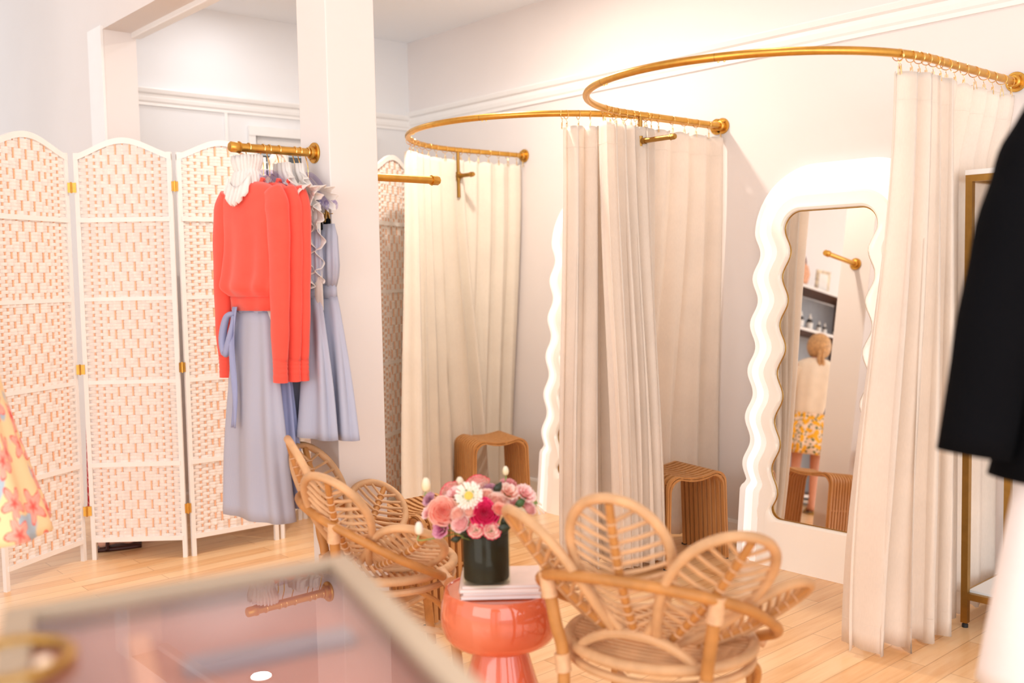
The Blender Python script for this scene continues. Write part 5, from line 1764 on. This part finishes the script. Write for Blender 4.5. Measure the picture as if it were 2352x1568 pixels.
MB().lathe([(0.0005, -0.010), (0.006, -0.008), (0.0098, 0.0), (0.006, 0.008), (0.0005, 0.010)], 16, c=(bd_.x * 0.95, bd_.y * 0.95, 0.003)).build('bead', M['pearl'], t, angle=180)
# ------------------------------------------------------------------ people
def figure(loc, rz, label, h, skin, pose, clothes):
    """local +y is the way the person faces; one skinned body, clothes and hair as children"""
    t = thing('person', label, 'person', loc, rz)
    k = h / 1.70
    J = dict(
        pelvis=(0, 0, 0.93), spine=(0, 0.0, 1.10), chest=(0, 0.0, 1.26), neck0=(0, -0.01, 1.415), neck1=(0, 0.0, 1.475), head=(0, 0.02, 1.56), crown=(0, 0.0, 1.645),
        hipL=(-0.085, 0, 0.89), kneeL=(-0.09, 0.015, 0.49), ankL=(-0.09, -0.03, 0.085), toeL=(-0.10, 0.13, 0.028), heelL=(-0.09, -0.06, 0.03),
        hipR=(0.085, 0, 0.89), kneeR=(0.09, 0.015, 0.49), ankR=(0.09, -0.03, 0.085), toeR=(0.10, 0.13, 0.028), heelR=(0.09, -0.06, 0.03),
        shL=(-0.165, -0.005, 1.375), elL=(-0.215, 0.03, 1.10), wrL=(-0.16, 0.20, 0.98), haL=(-0.145, 0.265, 0.965),
        shR=(0.165, -0.005, 1.375), elR=(0.215, 0.03, 1.10), wrR=(0.16, 0.20, 0.98), haR=(0.145, 0.265, 0.965))
    J.update(pose)
    rad = dict(pelvis=0.125, spine=0.108, chest=0.118, neck0=0.055, neck1=0.05, head=0.088, crown=0.062, hip=0.085, knee=0.052, ank=0.034, toe=0.024, heel=0.030, sh=0.055, el=0.038, wr=0.026, ha=0.03)
    E = [('pelvis', 'spine'), ('spine', 'chest'), ('chest', 'neck0'), ('neck0', 'neck1'), ('neck1', 'head'), ('head', 'crown')]
    for s_ in 'LR':
        E += [('pelvis', 'hip' + s_), ('hip' + s_, 'knee' + s_), ('knee' + s_, 'ank' + s_), ('ank' + s_, 'toe' + s_), ('ank' + s_, 'heel' + s_), ('chest', 'sh' + s_), ('sh' + s_, 'el' + s_), ('el' + s_, 'wr' + s_), ('wr' + s_, 'ha' + s_)]
        w, a = Vector(J['wr' + s_]), Vector(J['ha' + s_])
        d = (a - w).normalized()
        sd = d.cross(Vector((0, 0, 1))).normalized()
        for fi, (off, ln_) in enumerate(((-0.026, 0.065), (-0.009, 0.078), (0.009, 0.074), (0.026, 0.058))):
            J['f%d%s' % (fi, s_)] = tuple(a + sd * off + d * 0.02)
            J['g%d%s' % (fi, s_)] = tuple(a + sd * off * 1.15 + d * (0.02 + ln_) - Vector((0, 0, 0.02)))
            E += [('ha' + s_, 'f%d%s' % (fi, s_)), ('f%d%s' % (fi, s_), 'g%d%s' % (fi, s_))]
        J['th' + s_] = tuple(w + d * 0.045 + sd * (0.045 if s_ == 'L' else -0.045) - Vector((0, 0, 0.01)))
        E.append(('wr' + s_, 'th' + s_))
    names = list(J)
    idx = {n: i for i, n in enumerate(names)}
    me = bpy.data.meshes.new('body')
    me.from_pydata([tuple(c * k for c in J[n]) for n in names], [(idx[a], idx[b]) for a, b in E], [])
    o = bpy.data.objects.new('body', me)
    C.objects.link(o)
    o.parent = t
    md = o.modifiers.new('skin', 'SKIN')
    md.use_smooth_shade = True
    sv = me.skin_vertices[0].data
    for n, i in idx.items():
        key = n[:-1] if n[-1] in 'LR' else n
        r = rad.get(key, 0.009) * k
        sv[i].radius = (r, r * (0.8 if n in ('pelvis', 'spine', 'chest') else 1.0))
        sv[i].use_root = (n == 'pelvis')
    o.modifiers.new('sub', 'SUBSURF').render_levels = 2
    me.materials.append(skin)
    # face: nose, eyes, mouth, ears follow the head joint
    hd = Vector(J['head']) * k
    fc = MB()
    fc.lathe([(0.0005, 0.018), (0.010, 0.0), (0.012, -0.014), (0.0005, -0.018)], 10, c=(0, 0, 0))
    fc.xf(Matrix.Translation(hd + Vector((0, 0.092 * k, -0.005))))
    fc.build('nose', skin, t, angle=180)
    for sx in (-1, 1):
        e = MB().lathe([(0.0005, -0.010), (0.008, -0.006), (0.010, 0), (0.008, 0.006), (0.0005, 0.010)], 12)
        e.xf(Matrix.Translation(hd + Vector((sx * 0.032, 0.078 * k, 0.015))))
        e.build('eye', M['tagwhite'], t, angle=180)
        e = MB().lathe([(0.0005, -0.026), (0.010, -0.018), (0.016, 0.006), (0.010, 0.024), (0.0005, 0.030)], 12)
        e.xf(Matrix.Translation(hd + Vector((sx * 0.086 * k, -0.005, 0.0))))
        e.build('ear', skin, t, angle=180)
    m_ = MB().tube(bez([(-0.022, 0, 0), (0, 0.006, -0.002), (0.022, 0, 0)], 10), 0.005, 6)
    m_.xf(Matrix.Translation(hd + Vector((0, 0.084 * k, -0.045))))
    m_.build('mouth', M['leather'], t)
    clothes(t, k, J)
    return t

def torso_loft(t, k, mat, z0, z1, hem_w, name='top', sleeves=None, J=None, smat=None):
    secs = [(z1, 0.075, 0.06), (z1 - 0.03, 0.14, 0.085), (z1 - 0.075, 0.185, 0.105), (z1 - 0.20, 0.185, 0.125), (lerp(z1, z0, 0.6), 0.178, 0.130), (z0 + 0.03, hem_w, 0.135), (z0, hem_w * 0.97, 0.13)]
    q = bez([Vector(s_) for s_ in secs], 36)
    loft_cloth(MB(), [(p.x * k, 0, -0.005, p.y * k, p.z * k, 0.004) for p in q], 72, 9, 6).build(name, mat, t, angle=180, solid=0.006)
    if sleeves:
        for s_ in 'LR':
            m = MB()
            sh, el, wr = (Vector(J[n + s_]) * k for n in ('sh', 'el', 'wr'))
            m.tube(bez([sh * 0.92 + Vector((0, 0, 0.12 * k)) * 0 + Vector((0, 0, 0.08)), sh.lerp(el, 0.35), el, wr], 24), lambda q_: 0.078 - 0.028 * q_, 14)
            m.build('sleeve', mat, t, angle=180)

def clothes_shopper(t, k, J):
    torso_loft(t, k, M['cream_knit'], 0.93, 1.45, 0.165, 'jumper', True, J)
    loft_cloth(MB(), [(z * k, 0, -0.005, a * k, b * k, am) for z, a, b, am in ((0.99, 0.150, 0.12, 0.0), (0.93, 0.165, 0.13, 0.003), (0.80, 0.195, 0.15, 0.010), (0.66, 0.215, 0.165, 0.016), (0.555, 0.225, 0.175, 0.02))], 110, 11, 3, u_len=1.3).build('skirt', M['lemon'], t, angle=180, solid=0.004)
    hd = Vector(J['head']) * k
    hb = MB()
    def f(u, v):
        a = 2 * PI * u
        b_ = lerp(0.0, PI * 0.80, v)
        r = 0.112 * (1 + 0.02 * math.sin(a * 24))
        x, y, z = r * 0.92 * math.sin(b_) * math.sin(a), r * 1.02 * math.sin(b_) * math.cos(a) - 0.012, r * 1.08 * math.cos(b_) + 0.008
        if y > 0.045:
            y = 0.045 + (y - 0.045) * 0.45
            z = max(z, 0.045)
        return hd + Vector((x, y, z))
    hb.grid(f, 48, 20)
    hair = hb.build('hair', M['blond'], t, angle=180, solid=0.006)
    br = MB()
    for i in range(9):
        a = i * 0.9
        z = -0.035 - 0.017 * i
        for sx in (-1, 1):
            c = hd + Vector((sx * 0.016 + 0.008 * math.sin(i * 0.5), -0.115 - 0.012 * math.sin(i * 0.4), z - (0.008 if sx > 0 else 0)))
            n_ = MB().lathe([(0.0005, -0.022), (0.014, -0.012), (0.019, 0.0), (0.013, 0.013), (0.0005, 0.020)], 10)
            n_.xf(Matrix.Translation(c) @ Matrix.Rotation(sx * 0.7, 4, 'Y'))
            br.add(n_.v, n_.f)
    br.build('braid', M['blond'], hair, angle=180)
    for s_ in 'LR':
        a, to = Vector(J['ank' + s_]) * k, Vector(J['toe' + s_]) * k
        sl = MB()
        d = (to - a)
        sl.grid(lambda u, v: Vector((a.x + d.x * v + (u - 0.5) * 0.075, a.y - 0.055 + (to.y + 0.07 - a.y) * v, 0.008)), 4, 8)
        sh_ = sl.build('sandal', M['gold_dark'], t, solid=0.014)
        MB().tube(bez([(to.x - 0.045, to.y - 0.05, 0.012), (to.x, to.y - 0.055, 0.068), (to.x + 0.045, to.y - 0.05, 0.012)], 14), 0.008, 6).build('strap', M['gold_dark'], sh_)
def clothes_red(t, k, J):
    torso_loft(t, k, M['white_cotton'], 0.95, 1.44, 0.165, 'blouse', True, J)
    loft_cloth(MB(), [(z * k, 0, -0.005, a * k, b * k, am) for z, a, b, am in ((1.05, 0.140, 0.115, 0.0), (0.93, 0.168, 0.13, 0.003), (0.70, 0.185, 0.155, 0.012), (0.40, 0.19, 0.165, 0.012), (0.20, 0.19, 0.17, 0.012))], 110, 11, 3, u_len=1.3).build('skirt', M['red'], t, angle=180, solid=0.004)
    hd = Vector(J['head']) * k
    hb = MB()
    def f(u, v):
        a = 2 * PI * u
        b_ = lerp(0.0, PI * 0.80, v)
        r = 0.112
        x, y, z = r * 0.94 * math.sin(b_) * math.sin(a), r * 1.02 * math.sin(b_) * math.cos(a) - 0.012, r * 1.08 * math.cos(b_) + 0.008
        if y > 0.045:
            y = 0.045 + (y - 0.045) * 0.45
            z = max(z, 0.045)
        return hd + Vector((x, y, z))
    hb.grid(f, 40, 18)
    hb.build('hair', M['brown'], t, angle=180, solid=0.006)
    for s_ in 'LR':
        a, to = Vector(J['ank' + s_]) * k, Vector(J['toe' + s_]) * k
        sl = MB()
        d = (to - a)
        sl.grid(lambda u, v: Vector((a.x + d.x * v + (u - 0.5) * 0.08 * (0.8 + 0.3 * math.sin(PI * v)), a.y - 0.06 + (to.y + 0.085 - a.y) * v, 0.010)), 4, 10)
        sh_ = sl.build('sandal', M['sandal'], t, solid=0.018)
        MB().tube(bez([(to.x - 0.045, to.y - 0.05, 0.012), (to.x, to.y - 0.055, 0.072), (to.x + 0.045, to.y - 0.05, 0.012)], 14), 0.010, 6).build('strap', M['sandal'], sh_)

# shopper seen in the mirror, standing at the shelf with her back to the mirror
pose = dict(head=(-0.01, 0.03, 1.56), toeL=(-0.10, 0.13, 0.028))
figure((0.42, 4.87, 0), R_(42), 'person with blond braid, cream jumper and lemon print skirt, reflected in the wavy mirror', 1.63, M['skin_tan'], pose, clothes_shopper)
fpos = on_z(295, 1262, 0)
figure((1.985, 5.50, 0), R_(68), 'person behind the woven screen in dark sandals and a red checked skirt', 1.74, M['skin'], dict(elL=(-0.20, -0.01, 1.10), wrL=(-0.205, 0.02, 0.86), haL=(-0.205, 0.035, 0.79), elR=(0.20, -0.01, 1.10), wrR=(0.205, 0.02, 0.86), haR=(0.205, 0.035, 0.79)), clothes_red)

# ------------------------------------------------------------------ shelf unit the shopper looks at
SX0, SX1, SY0, SY1 = -1.35, 0.42, 5.42, 5.80
sh = thing('shelf_unit', 'walnut shelf unit with pale shelf edges, seen only in the wavy mirror', 'shelf', ((SX0 + SX1) / 2, SY0, 0))
so = Vector(((SX0 + SX1) / 2, SY0, 0))
wid, dep_ = SX1 - SX0, SY1 - SY0
LV = [0.10, 0.75, 1.22, 1.74, 2.16]
mb = MB()
for sx in (-1, 1):
    MB().box((sx * (wid / 2 - 0.012), dep_ / 2, 1.08), (0.024, dep_, 2.16)).build('side_panel', M['shelf'], sh, smooth=False)
MB().box((0, dep_ - 0.006, 1.08), (wid - 0.05, 0.012, 2.12)).build('back_panel', M['shelf_back'], sh, smooth=False)
for z in LV:
    s1 = MB().box((0, dep_ / 2 + 0.01, z), (wid - 0.05 if z < 2.1 else wid, dep_ - 0.02, 0.022)).build('shelf_board', M['shelf'], sh, smooth=False)
    MB().box((0, 0.002, z), (wid - 0.05 if z < 2.1 else wid, 0.008, 0.026)).build('edge_strip', M['shelf_edge'], s1, smooth=False)
def bottle(x, y, z, h, label):
    b = thing('dropper_bottle', label, 'bottle', (x, y, z), 0, 'dark dropper bottles on the walnut shelves')
    r = h * 0.20
    MB().lathe([(0.0005, 0), (r * 0.95, 0), (r, h * 0.02), (r, h * 0.56), (r * 0.8, h * 0.64), (r * 0.38, h * 0.68), (r * 0.36, h * 0.72)], 20).build('body', M['bottle'], b)
    MB().lathe([(r * 1.012, h * 0.10), (r * 1.02, h * 0.11), (r * 1.02, h * 0.46), (r * 1.012, h * 0.47)], 20, cap=False).build('paper_label', M['tagwhite'], b)
    MB().lathe([(0.0005, h * 0.70), (r * 0.5, h * 0.70), (r * 0.5, h * 0.82), (r * 0.26, h * 0.84), (r * 0.30, h * 0.95), (r * 0.15, h), (0.0005, h)], 16).build('dropper_cap', M['tagwhite'], b)
xs_ = [0.10, -0.07, -0.23, -0.43, -0.58, -0.72, -0.90]
ord_ = ['first', 'second', 'third', 'fourth', 'fifth', 'sixth', 'seventh']
for i, x in enumerate(xs_):
    bottle(x, SY0 + 0.08 + 0.02 * (i % 2), 1.753, 0.17 if i < 4 else 0.12, 'dark white-labelled dropper bottle, %s from the left on the shelf above the blond head' % ord_[i])
for i, x in enumerate((-0.42, -0.55, -0.66, -0.80)):
    bottle(x, SY0 + 0.10 + 0.03 * (i % 2), 1.233, 0.15, 'dark dropper bottle beside the blond head in the mirror, %s from the left' % ord_[i])
bx = thing('wicker_bag', 'peach wicker handbag with dark leather handles on top of the shelf unit', 'bag', (-0.15, SY0 + 0.17, 2.172))
MB().lathe([(0.0005, 0), (0.12, 0.0), (0.15, 0.03), (0.165, 0.12), (0.14, 0.20), (0.11, 0.225), (0.10, 0.22), (0.12, 0.19), (0.0005, 0.18)], 32).build('basket', M['wicker'], bx)
for sy in (-1, 1):
    MB().tube(bez([(-0.075, sy * 0.09, 0.17), (-0.07, sy * 0.08, 0.27), (0.0, sy * 0.06, 0.35), (0.07, sy * 0.08, 0.27), (0.075, sy * 0.09, 0.17)], 24), 0.008, 8).build('handle', M['leather'], bx)
fb = thing('photo_frame', 'small floral bordered card frame standing on top of the shelf unit', 'frame', (-0.62, SY0 + 0.12, 2.172), R_(20))
MB().box((0, 0, 0.115), (0.17, 0.02, 0.23)).build('border', M['paintbox'], fb, smooth=False)
MB().box((0, -0.011, 0.115), (0.11, 0.004, 0.165)).build('card', M['tagwhite'], fb, smooth=False)
